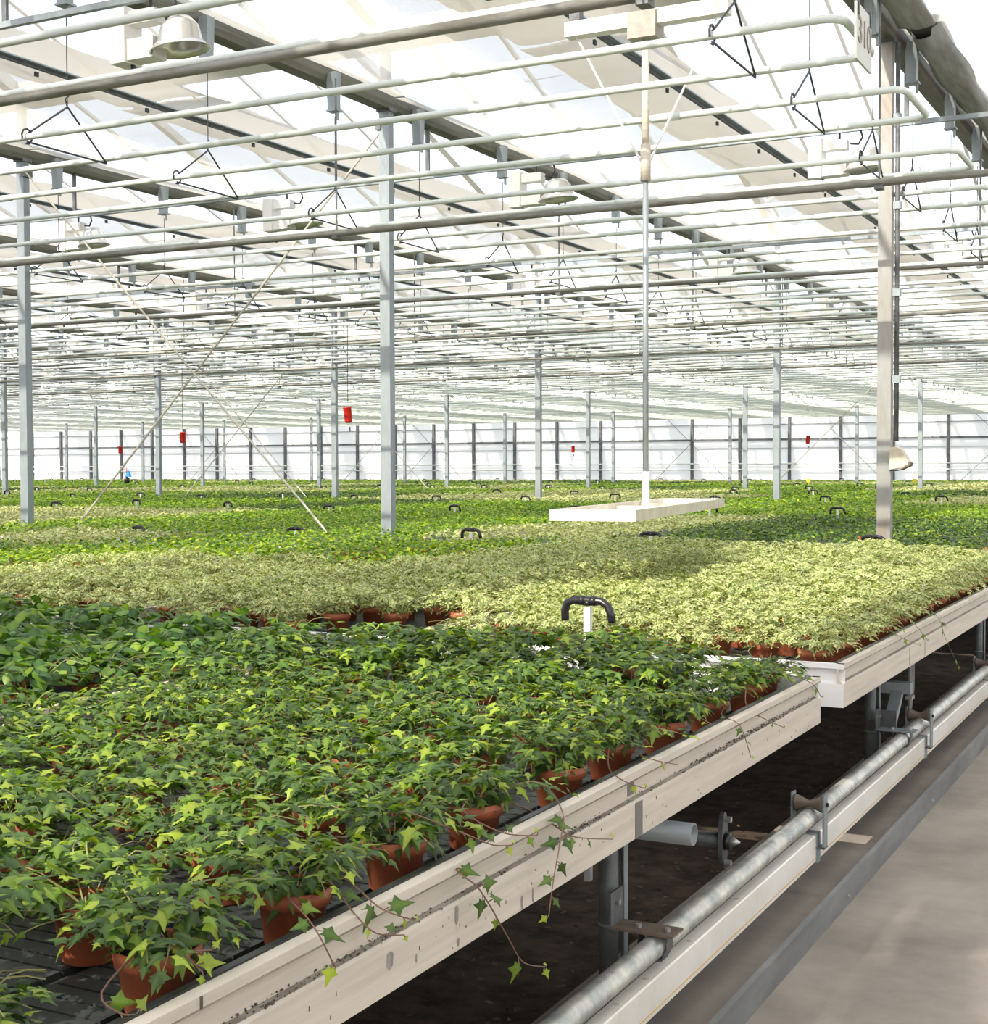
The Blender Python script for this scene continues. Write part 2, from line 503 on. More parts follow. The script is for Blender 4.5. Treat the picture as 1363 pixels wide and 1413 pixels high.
# ------------------------------------------------------------------ columns
col_me = MB().box(-.055, .055, -.045, .045, 0, BEAM_Z).mesh('shaft', galv)
cap_me = MB().box(-.075, .075, -.065, .065, BEAM_Z - .02, BEAM_Z + .02).box(-.04, .04, -.04, .04, BEAM_Z, 5.55).mesh('head_plate', galv_dark)
rust_col = mat('rust_streaked_steel', (0.32, 0.335, 0.335), 0.5, 0.4, (3.0, (0.27, 0.235, 0.20), 0.35, 0.6, (2, 2, .5)))
for n in range(2, 6):
    vis = [k for k in range(2, len(XK)) if inview((XK[k], YR[n], 2.0), 25)]
    vis.sort(key=lambda k: proj((XK[k], YR[n], 2.0))[0])
    for q, k in enumerate(vis):
        where = 'only' if len(vis) == 1 else (ORD[q] + ' from the left')
        t = thing('steel_column', 'square galvanised steel column, %s in the %s row away from camera' % (where, ORD[n - 2]), 'column', (XK[k], YR[n], 0), 0, 'roof columns')
        s_o = link('shaft', col_me if k != 2 or n != 2 else MB().box(-.055, .055, -.045, .045, 0, BEAM_Z).mesh('shaft', rust_col), t)
        link('head_plate', cap_me, t)
# conduit with the plastic hood on the right-hand column of the first row
x, y = XK[2], YR[2]
t = thing('conduit_pipe', 'thin grey conduit running down the right column to the hood', 'pipe', (x + .095, y - .02, 0))
MB().tube([(0, 0, 1.70), (0, 0, 4.9)], .019, 8).build('tube', galv_dark, t, True)
for z in (2.2, 2.9, 3.6, 4.3):
    MB().box(-.03, .03, -.03, .03, z - .03, z + .03).build('clamp', galv, t)
t = thing('plastic_hood', 'cream plastic hood with rusty lip on the right column', 'hood', (x + .06, y - .03, 1.47))
hp = [(-.0, .0), (.0, .175), (.05, .185), (.085, .165), (.14, .075), (.155, .055), (.15, .03), (.09, .0), (.085, .015)]
MB().prism(hp, 1, -.07, .07).build('cover', cream_m, t)
MB().prism([(.085, -.004), (.155, .03), (.16, .055), (.145, .06), (.14, .04), (.085, .01)], 1, -.072, .072).build('lip', rust_m, t)
MB().box(-.01, .06, -.03, .03, -.012, .0).build('connector', black, t)

# X bracing between the first two visible columns, and between two of the second row
def brace(xa, xb, y, lab):
    t = thing('cross_brace', lab, 'brace', (0, 0, 0))
    MB().tube([(xa + .06, y - .05, 4.82), (xb - .06, y - .05, .25)], .011, 6).build('brace_rod', wire_l, t)
    MB().tube([(xb - .06, y + .05, 4.78), (xa + .06, y + .05, .25)], .011, 6).build('brace_rod', wire_l, t)
    for xx in (xa + .06, xb - .06):
        MB().box(xx - .03, xx + .03, y - .06, y + .06, 4.74, 4.84).build('brace_lug', galv_dark, t)
# each brace rod runs from the head of one column to the foot of the next
brace(XK[4], XK[3], YR[2], 'crossed pale brace rods between the two left columns of the first row')
brace(XK[6], XK[5], YR[3], 'crossed thin brace rods between columns of the second row')
brace(XK[4], XK[3], YR[4], 'crossed thin brace rods in the third row, right of the hanging platform')
brace(XK[7], XK[6], YR[4], 'crossed thin brace rods in the third row, far left')

# ------------------------------------------------------------------ heating pipe loops
PZ, PR = 3.70, 0.0215
XL = -66
def hanger_mesh(dy):
    m = MB()
    h = dy / 2
    m.tube([(0, 0, .29), (0, 0, .92)], .004, 4)
    m.tube([(.0, .015, .36), (.0, -.02, .33), (0, .0, .28)], .006, 5)
    m.tube([(0, 0, .28), (0, h, -.03)], .007, 5)
    m.tube([(0, 0, .28), (0, -h, .02)], .007, 5)
    m.tube([(0, -h, -.03), (0, h, -.035)], .007, 5)
    a = [(0, -h + .045 * math.cos(q), .005 + .05 * math.sin(q)) for q in np.linspace(-1.8, 3.6, 9)]
    m.tube(a, .007, 5)
    return m.mesh('wire_hanger', wire_m)
hm = hanger_mesh(.75)
def loop_mesh(dy, xe):
    h = dy / 2
    pts = [(XL, -h, 0), (xe - .10, -h, 0)]
    for q in (30, 60, 90):
        pts.append((xe - .10 + .10 * math.sin(math.radians(q)), -h + .10 * (1 - math.cos(math.radians(q))), 0))
    for q in (0, 30, 60, 90):
        a = math.radians(q)
        pts.append((xe - .10 + .10 * math.cos(a), h - .10 + .10 * math.sin(a), 0))
    pts.append((XL, h, 0))
    return MB().tube(pts, PR, 10)
lm_near = loop_mesh(.75, -1.72).mesh('pipe', pipe_w, True)
sleeve_me = MB().tube([(-.09, 0, 0), (.09, 0, 0)], PR + .005, 10).mesh('pipe_sleeve', pipe_w, True)
for i, (ya, yb) in enumerate(PAIRS):
    ym = (ya + yb) / 2
    t = thing('heating_pipe_loop', 'white overhead heating pipe loop, %s counted from the camera' % ORD[i], 'pipe', (0, ym, PZ), 0, 'overhead heating pipes')
    if i < 10:
        link('pipe', loop_mesh(yb - ya, -1.72).mesh('pipe', pipe_w, True), t)
    else:
        link('pipe', lm_near, t)
    for k in range(2, len(XK)):
        x = XK[k] + .13
        if ym < 45 and inview((x, ym, PZ), 60):
            link('wire_hanger', hm, t, (x, 0, 0))
    if ym < 26:
        for s in (-1, 1):
            x = -2.9 - rnd.random() * 2
            while x > -30:
                if inview((x, ym, PZ), 20):
                    link('pipe_sleeve', sleeve_me, t, (x, s * (yb - ya) / 2, 0))
                x -= 5.6 + rnd.random()
# bare rail pipes a little lower, each beside a heating pipe
for i in range(12):
    y = 5.93 + 4.70 * i
    if i > 5: break
    t = thing('rail_pipe', 'dark bare steel rail pipe under the heating pipes, %s from the camera' % ORD[i], 'pipe', (0, y, 3.57), 0, 'overhead rail pipes')
    MB().tube([(XL, 0, 0), (4, 0, 0)], .028 if i < 2 else .024, 10).build('tube', pipe_d, t, True)
    for k in range(1, len(XK)):
        if inview((XK[k], y, 3.6), 40) and y < 45:
            MB().tube([(XK[k] + .2, 0, 0), (XK[k] + .2, 0, 1.36)], .009, 5).box(XK[k] + .17, XK[k] + .23, -.04, .04, -.05, -.02).build('rod_clamp', galv_dark, t)

# number plate on the first pipe bend
plate_m = mat('pale_number_plate', (0.62, 0.64, 0.60), 0.5)
t = thing('number_plate', 'white number plate hanging on the first pipe bend', 'sign', (-1.66, 7.22, 3.62))
MB().box(-.006, .006, -.13, .19, -.12, .16).build('plate', plate_m, t)
fc = bpy.data.curves.new('digits', 'FONT'); fc.body = '310'; fc.size = .19; fc.extrude = .002
fc.materials.append(mat('faded_print', (0.30, 0.28, 0.24), 0.7))
ft = bpy.data.objects.new('digits_text', fc); C.objects.link(ft)
dme = bpy.data.meshes.new_from_object(ft)
bpy.data.objects.remove(ft)
fo = link('digits', dme, t)
fo.matrix_local = Matrix(((0, 0, 1, .008), (1, 0, 0, -.11), (0, 1, 0, -.03), (0, 0, 0, 1)))
for yy in (-.1, .16):
    MB().box(-.012, .012, yy - .012, yy + .012, .10, .18).build('plate_clip', wire_m, t)

# ------------------------------------------------------------------ grow lamps
ball_me = MB().box(-.30, -.20, -.07, .07, -.14, .15).box(-.20, -.02, -.055, .055, -.13, -.02).box(-.20, -.02, -.045, .045, .06, .13).mesh('ballast', white_p)
refl = MB()
pr = [(.0, .07), (.055, .065), (.095, .02), (.115, -.06), (.155, -.105), (.15, -.107), (.108, -.062), (.088, .012), (.05, .05), (.0, .055)]
nn = 18; vv = []; ff = []
for (r_, z_) in pr:
    for j in range(nn):
        a = 2 * PI * j / nn
        vv.append((.115 + 1.15 * r_ * math.cos(a), .85 * r_ * math.sin(a), z_ + (.012 * math.cos(a) if r_ > .14 else 0)))
for i in range(len(pr) - 1):
    for j in range(nn):
        ff.append((i * nn + j, i * nn + (j + 1) % nn, (i + 1) * nn + (j + 1) % nn, (i + 1) * nn + j))
refl.v = vv; refl.f = ff
refl_me = refl.mesh('reflector', mat('bright_reflector', (0.78, 0.78, 0.76), 0.25, 0.7), True)
hook_me = MB().tube([(-.08, 0, .13), (-.08, 0, .22)], .01, 5).mesh('lamp_hook', black)
loop_me = MB().tube([(.0, 0, .10), (.06, 0, .09), (.09, 0, .14), (.07, 0, .21)], .008, 5).mesh('cable_loop', black)
stub_me = MB().box(-.21, -.195, -.01, .01, -.24, -.14).mesh('cable_stub', black)
for i, y in enumerate((7.0, 12.6, 18.6, 24.4, 30.2, 36.0, 41.8, 47.6, 53.4)):
    rl = thing('lamp_rail', 'thin grey lamp rail across the roof, %s row from the camera' % ORD[i], 'rail', (0, y, 4.44), 0, 'rails carrying the grow lamps')
    MB().box(XL, 2.2, -.02, .02, -.02, .02).build('profile', galv, rl)
    for k in range(1, len(XK)):
        MB().box(XK[k] - .02, XK[k] + .02, -.012, .012, 0, .55).build('rail_strap', galv_dark, rl)
    vis = []
    j = 0
    while True:
        x = -2.97 - 2.95 * j - (0.02 if i else -.0)
        j += 1
        if x < XL: break
        if inview((x, y, 4.2), 30): vis.append(x)
    vis.sort()
    for q, x in enumerate(vis):
        if y > 48: continue
        sc_ = 1.18
        t = thing('grow_lamp', 'white grow lamp with bell reflector, %s from the left on %s lamp rail' % (ORD[q], ORD[i]), 'lamp', (x, y, 4.20), 0, 'grow lamps under the screens')
        t.scale = (sc_, sc_, sc_)
        link('ballast', ball_me, t); link('reflector', refl_me, t); link('lamp_hook', hook_me, t); link('cable_loop', loop_me, t)
        if i < 3: link('cable_stub', stub_me, t)

# ------------------------------------------------------------------ hanging platform on its pole
t = thing('hanging_carrier', 'white platform hung on a slim pole from an overhead carriage', 'carrier', (-3.19, 8.2, 0))
MB().box(-.52, .53, -.045, .045, 4.17, 4.26).build('cross_beam', white_p, t)
MB().box(-.09, .09, -.075, .075, 4.09, 4.25).build('carriage_box', grey_p, t)
MB().tube([(0, 0, 3.30), (0, 0, 4.10)], .024, 12).build('upper_pole', alu, t, True)
MB().tube([(0, 0, 3.24), (0, 0, 3.46)], .032, 12).build('sleeve', alu, t, True)
MB().tube([(0, 0, 1.45), (0, 0, 3.30)], .018, 12).build('lower_pole', galv, t, True)
MB().tube([(0, 0, 1.27), (0, 0, 1.47)], .024, 12).build('foot_sleeve', alu_white, t, True)
for s in (-1, 1):
    MB().tube([(s * .46, 0, 4.18), (s * .03, 0, 3.36)], .007, 6).build('stay_rod', alu_white, t)
    MB().box(s * .46 - .035, s * .46 + .035, -.03, .03, 4.26, 4.50).build('suspension_strap', galv_dark, t)
MB().box(-1.1, 1.0, -.03, .03, 4.50, 4.56).build('carriage_rail', galv_dark, t)
for s in (-1.05, .95):
    MB().box(s - .02, s + .02, -.012, .012, 4.56, 5.02).build('suspension_strap', galv_dark, t)
pl = bpy.data.objects.new('platform', None); C.objects.link(pl); pl.parent = t
pl.location = (.09, -.17, 1.235); pl.rotation_euler = (0, 0, math.radians(8.6))
MB().box(-.215, .215, -1.33, 1.33, -.005, .006).build('deck', white_p, pl)
for s in (-1, 1):
    MB().box(s * .215 - .012, s * .215 + .012, -1.33, 1.33, -.012, .045).build('side_rail', cream_m, pl)
    MB().prism([(s * 1.33 - .012, -.012), (s * 1.33 + .012, -.012), (s * 1.33 + .012, .01), (s * 1.33 + .004, .014), (s * 1.33 + .004, .034), (s * 1.33 + .012, .038), (s * 1.33 + .012, .045), (s * 1.33 - .012, .045)], 0, -.227, .227).build('end_rail', white_p, pl)
for yy in (-.66, 0, .66):
    MB().box(-.205, .205, yy - .03, yy + .03, .006, .030).build('cross_bar', cream_m, pl)

# ------------------------------------------------------------------ red hanging canisters
can_me = MB().lathe([(.0, -.19), (.05, -.19), (.065, -.17), (.075, -.14), (.075, .16), (.085, .17), (.085, .20), (.03, .21), (0, .21)], 14).mesh('body', red_m, True)
lab_me = MB().prism([(-.055, -.03), (-.02, -.03), (-.02, .03), (-.055, .03)], 1, -.081, -.070).mesh('sticker', white_p)
for (px, py, Y, tilt, lab) in ((480, 573, 18.6, -.13, 'red canister with white sticker hanging left of the middle column'),
                               (252, 604, 24.4, .0, 'red canister with white sticker hanging by the crossed brace rods'),
                               (166, 621, 36.0, .05, 'red canister hanging far left above the dark sprayer'),
                               (790.5, 620, 47.6, .0, 'tiny red canister hanging before the far wall, right of centre'),
                               (1114.5, 607, 41.8, .08, 'red canister hanging before the far wall, near the right column')):
    p = on(px, py, 1, Y)
    t = thing('hanging_canister', lab, 'canister', tuple(p), 0, 'red canisters')
    o = link('body', can_me, t); o.rotation_euler = (0, tilt, 0); o.scale = (.82, .82, .60 if px < 450 else .62)
    sc = 24 / 1967 * proj(p)[2] / .40 if px < 490 and px > 400 else 1.0
    if px in (252,): link('sticker', lab_me, t)
    if px == 480: link('sticker', lab_me, t)
    MB().tube([(0, 0, .2), (0, 0, 4.46 - p[2])], .006, 5).build('cord', black, t)
    MB().tube([(.03, 0, -.25), (.03, 0, -.18)], .015, 6).build('nozzle', galv_dark, t)

# ------------------------------------------------------------------ bench trays
RAILP = [(0, .645), (0, .728), (-.006, .731), (-.020, .737), (-.020, .779), (0, .782), (0, .80), (-.026, .80), (-.026, .66), (-.034, .66), (-.034, .645)]
def rails(L0, L1, side, w):
    """side rail along y; side=+1: outer face looks to +x"""
    return MB().prism([(side * a, z) for a, z in RAILP], 1, L0, L1)
def liner(y0, y1, ribs):
    m = MB()
    m.box(-TW + .03, -.03, y0 + .03, y1 - .03, .690, .714)
    if ribs:
        y = max(y0 + .05, ribs[0])
        while y < min(y1 - .05, ribs[1]):
            for c in range(5):
                xa = -.045 - c * .345
                xb = max(xa - .33 + (.015 if c == 0 else 0), -TW + .04)
                if c == 0:
                    # first channel runs close to the rim
                    m.box(xa - .13, xa, y, y + .037, .714, .7245)
                    m.box(xb, xa - .15, y, y + .037, .714, .7245)
                else:
                    m.box(xb, xa, y, y + .037, .714, .7245)
            y += .043
    return m
def tray(c, r, lab, ribs=None, detail=False):
    y0, y1 = TROWS[r]
    t = thing('bench_tray', lab, 'bench', (TX0 - TPX * c, 0, 0), 0, 'aluminium bench trays')
    rails(y0, y1, 1, TW).build('side_rail', alu, t)
    o = MB().prism([(-TW + -1 * a, z) for a, z in RAILP][::-1], 1, y0, y1).build('side_rail', alu, t)
    # end rails: profile in (y, z), along x
    MB().prism([(y0 - a - .0005, z) for a, z in RAILP], 0, -TW + .001, -.0005).build('end_rail', alu_white, t)
    MB().prism([(y1 + a + .0005, z) for a, z in RAILP][::-1], 0, -TW + .001, -.0005).build('end_rail', alu_white, t)
    MB().add([(-.0198, y0 + .01, .7368), (-.0065, y0 + .01, .7316), (-.0065, y1 - .01, .7316), (-.0198, y1 - .01, .7368)], [(0, 1, 2, 3)]).build('rail_groove', groove_m, t)
    MB().box(-.001, .0006, y0, y1, .7805, .7835).build('lip_joint', groove_m, t)
    liner(y0, y1, ribs).build('tray_liner', liner_m, t)
    MB().box(-.040, -.0265, y0 + .02, y1 - .02, .714, .803).build('gasket', black, t)
    return t
tr1 = tray(0, 0, 'front aluminium bench tray with grimy side, holding the green ivy', (.6, 4.6))
tray(1, 0, 'bench tray under the broad-leaved plants on the left', (2.6, 4.7))
tr2 = tray(0, 1, 'second aluminium bench tray along the path, under the pale variegated ivy', (5.0, 5.8))
tray(1, 1, 'bench tray with half-empty near end, left neighbour of the second tray', (5.0, 6.4))
tray(2, 0, 'bench tray hidden under the farther broad-leaved plants')
tray(2, 1, 'bench tray under variegated ivy behind the broad-leaved plants', (5.0, 5.6))
# seams, tape and grime on the front tray's side
def px_side(px, py):
    p = on(px, py, 0, TX0); return p[1], p[2]
for (px, py) in ((277, 1384), (880, 1118)):
    y_, z_ = px_side(px, py)
MB().box(.0005, .0022, px_side(277, 1384)[0] - .002, px_side(277, 1384)[0] + .002, .783, .80).build('rail_seam', stain_m, tr1)
ty = px_side(881, 1120)[0]
MB().box(-.0005, .0015, ty - .022, ty + .022, .646, .727).box(-.0205, -.019, ty - .02, ty + .02, .74, .778).build('tape_strip', tape_m, tr1)
rg = random.Random(11)
gm = MB()
for _ in range(1500):
    y_ = 1.2 + rg.random() ** .8 * 3.45
    dens = .12 + .88 * max(0, math.sin(y_ * 5.1 + 2 * math.sin(y_ * 2.3))) ** 1.5
    if rg.random() > dens: continue
    w = .0007 + rg.random() ** 3 * .0042; h = .0005 + rg.random() * .0009
    u = rg.random()
    x_ = -.0195 + .016 * u; z_ = .7375 - .0065 * u + .0008
    gm.box(x_ - w * .4, x_ + w * .4, y_, y_ + w, z_ - .001, z_ + h)
for _ in range(60):
    y_ = 1.3 + rg.random() * 3.3; z_ = .65 + rg.random() * .07
    w = .001 + rg.random() * .0018; h = .002 + rg.random() * .006
    gm.box(-.0005, .0006, y_, y_ + w, z_ - h / 2, z_ + h / 2)
gm.build('grime', stain_m, tr1)['kind'] = 'stuff'
for (px, py, w, h) in ((630, 1262, .014, .035), (538, 1325, .02, .03), (632, 1300, .008, .015), (574, 1322, .005, .016), (720, 1245, .01, .028), (735, 1235, .006, .03), (1113, 1006, .01, .008)):
    y_, z_ = px_side(px, py)
    MB().add([(.0006, y_ - w * .5, z_ - h * .3), (.0006, y_ - w * .1, z_ - h * .55), (.0006, y_ + w * .4, z_ - h * .35), (.0006, y_ + w * .5, z_ + h * .3), (.0006, y_ + w * .05, z_ + h * .5), (.0006, y_ - w * .45, z_ + h * .4)], [(0, 1, 2, 3, 4, 5)]).build('rub_mark', rub_m, tr1)
for px in (1255, 1276):
    y_ = on(px, 880, 0, TX0)[1]
    MB().box(-.0005, .001, y_ - .002, y_ + .002, .65, .727).build('rail_seam', stain_m, tr2)
# long far benches, one per column, almost hidden under plants
for c in range(0, 30):
    ya, yb = TROWS[2][0], TROWS[9][1]
    x = TX0 - TPX * c
    if c < 4 or inview((x - .9, 40, .7), 100) or inview((x - .9, 62, .7), 100) or inview((x - .9, 14, .7), 100):
        t = thing('bench_tray', 'long far bench almost hidden under dense plants, %s from the path' % ORD[c], 'bench', (x, 0, 0), 0, 'far benches under the plants')
        MB().box(-TW, 0, ya, yb, .645, .80 - .09).build('bed', liner_m, t)
        for s in (0, -TW + .03):
            MB().box(s - .03, s, ya, yb, .645, .80).build('side_rail', alu, t)
for c in (2, 3, 4, 5, 6):
    r = 1
    if c > 2:
        y0, y1 = TROWS[1]
        t = thing('bench_tray', 'bench tray of the second row under green plants, %s from the path' % ORD[c], 'bench', (TX0 - TPX * c, 0, 0), 0, 'aluminium bench trays')
        MB().box(-TW, 0, y0, y1, .645, .71).build('bed', liner_m, t)
        for s in (0, -TW + .03):
            MB().box(s - .03, s, y0, y1, .645, .80).build('side_rail', alu, t)
        for s in (y0, y1 - .03):
            MB().box(-TW, 0, s, s + .03, .645, .80).build('end_rail', alu_white, t)

# ------------------------------------------------------------------ bench substructure along the path
post_me = MB().tube([(0, 0, -.05), (0, 0, .645)], .0265, 16).mesh('post_tube', galv_dark, True)
ring_me = MB().tube([(0, 0, .285), (0, 0, .292)], .028, 16).mesh('post_collar', galv, True)
PX = -1.455
for (y, lab) in ((3.47, 'round bench post under the front tray beside the rusty L bracket'),
                 (6.56, 'round bench post under the second tray beside the diagonal strut'), (9.70, 'round bench post at the right edge under the second tray')):
    t = thing('bench_post', lab, 'post', (PX, y, 0), 0, 'round bench posts')
    link('post_tube', post_me, t); link('post_collar', ring_me, t)
    MB().box(.032, .036, .022, .055, -.05, .645).box(.014, .036, .050, .055, -.05, .645).build('angle_strip', galv, t)
    MB().box(-.9, -.02, -.025, .025, .56, .645).build('cross_member', galv_dark, t)
def bracket(y, lab, rusty=True):
    t = thing('pipe_bracket', lab, 'bracket', (-1.297, y, 0), 0, 'brackets over the rail pipe')
    MB().box(-.105, .062, -.040, .040, .311, .317).build('plate', rust_m if rusty else galv, t)
    MB().box(-.111, -.105, -.040, .040, .311, .405).build('upright', galv_dark, t)
    for q in (-.042, .036):
        MB().tube([(q, -.006, .317), (q, -.006, .326)], .008, 6).build('bolt', bolt_m, t)
    MB().tube([(-.108, 0, .372), (-.096, 0, .372)], .008, 6).build('bolt', bolt_m, t)
    pts = [(.041, 0, .311), (.040, 0, .272), (.026, 0, .243), (0, 0, .235), (-.026, 0, .243), (-.040, 0, .272), (-.041, 0, .311)]
    m = MB()
    for a, b in zip(pts[:-1], pts[1:]):
        n_ = Vector((b[2] - a[2], 0, a[0] - b[0])).normalized() * .004
        m.add([(a[0], -.021, a[2]), (b[0], -.021, b[2]), (b[0], .021, b[2]), (a[0], .021, a[2]),
               (a[0] + n_.x, -.021, a[2] + n_.z), (b[0] + n_.x, -.021, b[2] + n_.z), (b[0] + n_.x, .021, b[2] + n_.z), (a[0] + n_.x, .021, a[2] + n_.z)],
              [(0, 1, 2, 3), (7, 6, 5, 4), (0, 4, 5, 1), (1, 5, 6, 2), (2, 6, 7, 3), (3, 7, 4, 0)])
    m.build('strap', galv_dark, t)
bracket(3.40, 'rusty L bracket with bolts clamping the rail pipe under the front tray')
bracket(6.49, 'pale bracket clamping the rail pipe below the diagonal strut', False)
t = thing('rail_pipe', 'spotted zinc heating pipe running low along the bench edge', 'pipe', (-1.297, 0, .274))
MB().tube([(0, -4, 0), (0, 20, 0)], .0303, 22).build('tube', rail_pipe, t, True)
roll = MB().lathe([(0, -.050), (.030, -.050), (.027, -.042), (.011, 0), (.027, .042), (.030, .050), (0, .050)], 16)
for (y, lab) in ((4.90, 'V roller saddle over the rail pipe beside the sunlit patch'), (6.88, 'V roller saddle over the rail pipe near the diagonal strut'), (8.87, 'V roller saddle at the right edge of the picture')):
    t = thing('roller_saddle', lab, 'roller', (-1.297, y, .274), 0, 'roller saddles on the rail pipe')
    o = roll.build('roller', rust_m, t, True)
    o.rotation_euler = (0, PI / 2, 0); o.location = (0, 0, .048)
    for s in (-1, 1):
        MB().box(s * .056 - .0035, s * .056 + .0035, -.022, .022, -.10, .085).build('side_plate', galv, t)
        MB().tube([(s * .058, 0, .048), (s * .068, 0, .048)], .008, 8).build('axle_end', black, t)
    MB().box(-.060, .060, -.022, .022, -.104, -.097).build('foot_plate', galv_dark, t)
    MB().box(-.13, -.06, -.022, .022, -.104, -.097).box(-.13, -.11, -.022, .022, -.274, -.10).build('foot_stand', galv_dark, t)
segs = [-4.0, 4.90, 6.88, 8.87, 10.85, 16]
t = thing('cable_duct', 'white square plastic duct with an orange line beside the rail pipe', 'duct', (-1.267, 0, 0))
for a, b in zip(segs[:-1], segs[1:]):
    d = MB().prism([(-.041, .127), (.0, .127), (.0, .2145), (-.0035, .218), (-.041, .218)], 1, a + .014, b - .014).build('duct_length', duct_m, t)
    MB().box(-.001, .0008, a + .014, b - .014, .1385, .1412).build('orange_line', orange, d)
for y in segs[1:-1]:
    MB().box(-.046, .005, y - .021, y + .021, .120, .224).build('joint_clamp', galv, t)
for y in (3.12, 3.31, 3.63, 4.05):
    MB().lathe([(0, .2186), (.007, .2186), (.008, .218), (.009, .2182)], 10, -.021, y, 0).build('stud', cream_m, t)
t = thing('curb_angle', 'long galvanised steel curb angle standing on the concrete path', 'curb', (-1.150, 0, 0))
MB().box(-.004, .004, -4, 40, 0, .086).box(-.014, .0045, -4, 40, .083, .088).build('angle', curb_m, t)
for y in (3.4, 4.85, 6.4):
    MB().tube([(.004, y, .03), (.008, y, .03)], .008, 6).build('bolt', bolt_m, t)
t = thing('bench_tube', 'open ended grey cross tube under the front tray', 'tube', (-1.27, 3.62, .512))
o = MB().lathe([(.0305, -1.4), (.0305, 0), (.026, 0), (.026, -.3)], 18).build('tube', galv, t, True); o.rotation_euler = (0, PI / 2, 0)
MB().box(-.5, -.46, -.035, .035, .02, .135).build('hanger_plate', galv_dark, t)
t = thing('roller_flange', 'oval steel bearing flange with a pointed cone on a low cross shaft', 'flange', (-1.40, 4.24, .335))
el = [(.030 * math.cos(a), .092 * math.sin(a)) for a in np.linspace(0, 2 * PI, 20)[:-1]]
MB().prism(el, 0, 0, .014).build('flange', galv_dark, t)
MB().tube([(.012, 0, 0), (.032, 0, 0)], .028, 12).build('hub', black, t, True)
MB().tube([(.03, 0, 0), (.062, 0, 0)], .020, 12, True, .003).build('cone', bolt_m, t, True)
for s in (-1, 1):
    MB().tube([(.012, 0, s * .068), (.034, 0, s * .068)], .010, 8).build('bolt', bolt_m, t)
MB().tube([(-1.4, 0, 0), (.0, 0, 0)], .024, 10).build('shaft', galv_dark, t, True)
MB().box(-1.2, -1.16, -.02, .02, -.40, .0).build('stand', galv_dark, t)
t = thing('bench_strut', 'diagonal square strut under the second tray between post and cross bar', 'strut', (-1.37, 6.49, 0))
MB().add([(-.026, .06, .32), (.026, .06, .32), (.026, .11, .32), (-.026, .11, .32), (-.026, .24, .46), (.026, .24, .46), (.026, .29, .46), (-.026, .29, .46)],
         [(0, 3, 2, 1), (4, 5, 6, 7), (0, 1, 5, 4), (1, 2, 6, 5), (2, 3, 7, 6), (3, 0, 4, 7)]).build('strut_bar', galv, t)
MB().box(-.9, .06, .235, .295, .44, .492).build('cross_bar', galv, t)
MB().prism([(.31, .60), (.43, .60), (.43, .44), (.37, .355), (.31, .355)], 0, .036, .043).build('end_plate', galv_dark, t)
MB().box(-.036, .036, .045, .06, .285, .39).build('foot_plate', galv_dark, t)
MB().box(-.085, -.03, .03, .07, .30, .34).build('post_lug', galv_dark, t)
for q in (.26, .30):
    MB().tube([(.036, q, .42), (.066, q, .42)], .010, 8).build('bolt', bolt_m, t)

# ------------------------------------------------------------------ plants: leaf shapes
IVY = [((0, 0), 0), ((.20, -.15), 0), ((.25, .08), 0), ((.50, .26), 0), ((.21, .42), 0), ((0, 1.0), 0)]
BROAD = [((0, 0), 0), ((.26, .10), 0), ((.38, .36), 0), ((.24, .72), 0), ((0, 1.0), 0)]
def leaf_arrays(kind, fold=.28, curl=.22):
    if kind == 'ivy':
        half = [(.17, -.14), (.19, .07), (.44, .22), (.165, .42)]
        ctr = [(0, 0), (0, .22), (0, .58), (0, 1.0)]
        v = [(x, y) for x, y in ctr] + half + [(-x, y) for x, y in half]
        f = []
        for o, fl in ((4, False), (8, True)):
            T = [(0, o, 1), (o, o + 1, 1), (o + 1, o + 2, o + 3), (o + 1, o + 3, 1), (1, o + 3, 2), (2, o + 3, 3)]
            f += [t[::-1] if fl else t for t in T]
        edge = np.array([.35, .0, .0, .75] + [1, .7, 1, .7] * 2)
    elif kind == 'broad':
        half = [(.25, .08), (.37, .36), (.23, .72)]
        ctr = [(0, 0), (0, .36), (0, .70), (0, 1.0)]
        v = ctr + half + [(-x, y) for x, y in half]
        f = []
        for o, fl in ((4, False), (7, True)):
            T = [(0, o, 1), (o, o + 1, 1), (1, o + 1, 2), (o + 1, o + 2, 2), (2, o + 2, 3)]
            f += [t[::-1] if fl else t for t in T]
        edge = np.array([.3, .1, .1, .8] + [1] * 6)
    else:
        v = [(0, 0), (.36, .42), (0, 1.0), (-.36, .42)]
        f = [(0, 1, 2), (0, 2, 3)]
        edge = np.array([.3, 1, .9, 1])
    v = np.array(v, float)
    z = -fold * np.abs(v[:, 0]) - curl * v[:, 1] ** 2
    return np.column_stack([v, z]), np.array(f, int), edge
LEAF = {k: leaf_arrays(k) for k in ('ivy', 'broad', 'kite')}
# colours: (midrib, blade edge)
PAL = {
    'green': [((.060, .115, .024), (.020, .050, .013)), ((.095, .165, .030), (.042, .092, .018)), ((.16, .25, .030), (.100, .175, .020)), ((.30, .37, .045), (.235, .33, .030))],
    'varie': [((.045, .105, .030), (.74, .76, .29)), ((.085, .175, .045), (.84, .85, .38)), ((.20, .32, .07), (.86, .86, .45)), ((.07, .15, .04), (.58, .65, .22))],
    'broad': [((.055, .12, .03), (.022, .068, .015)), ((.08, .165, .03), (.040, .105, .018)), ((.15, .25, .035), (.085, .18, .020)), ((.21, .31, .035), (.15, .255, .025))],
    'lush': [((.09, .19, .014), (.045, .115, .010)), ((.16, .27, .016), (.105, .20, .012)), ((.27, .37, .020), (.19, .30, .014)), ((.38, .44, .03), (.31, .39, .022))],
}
def col_for(edge, pal):
    a = np.array(pal[0]); b = np.array(pal[1])
    return a + (b - a) * edge[:, None]

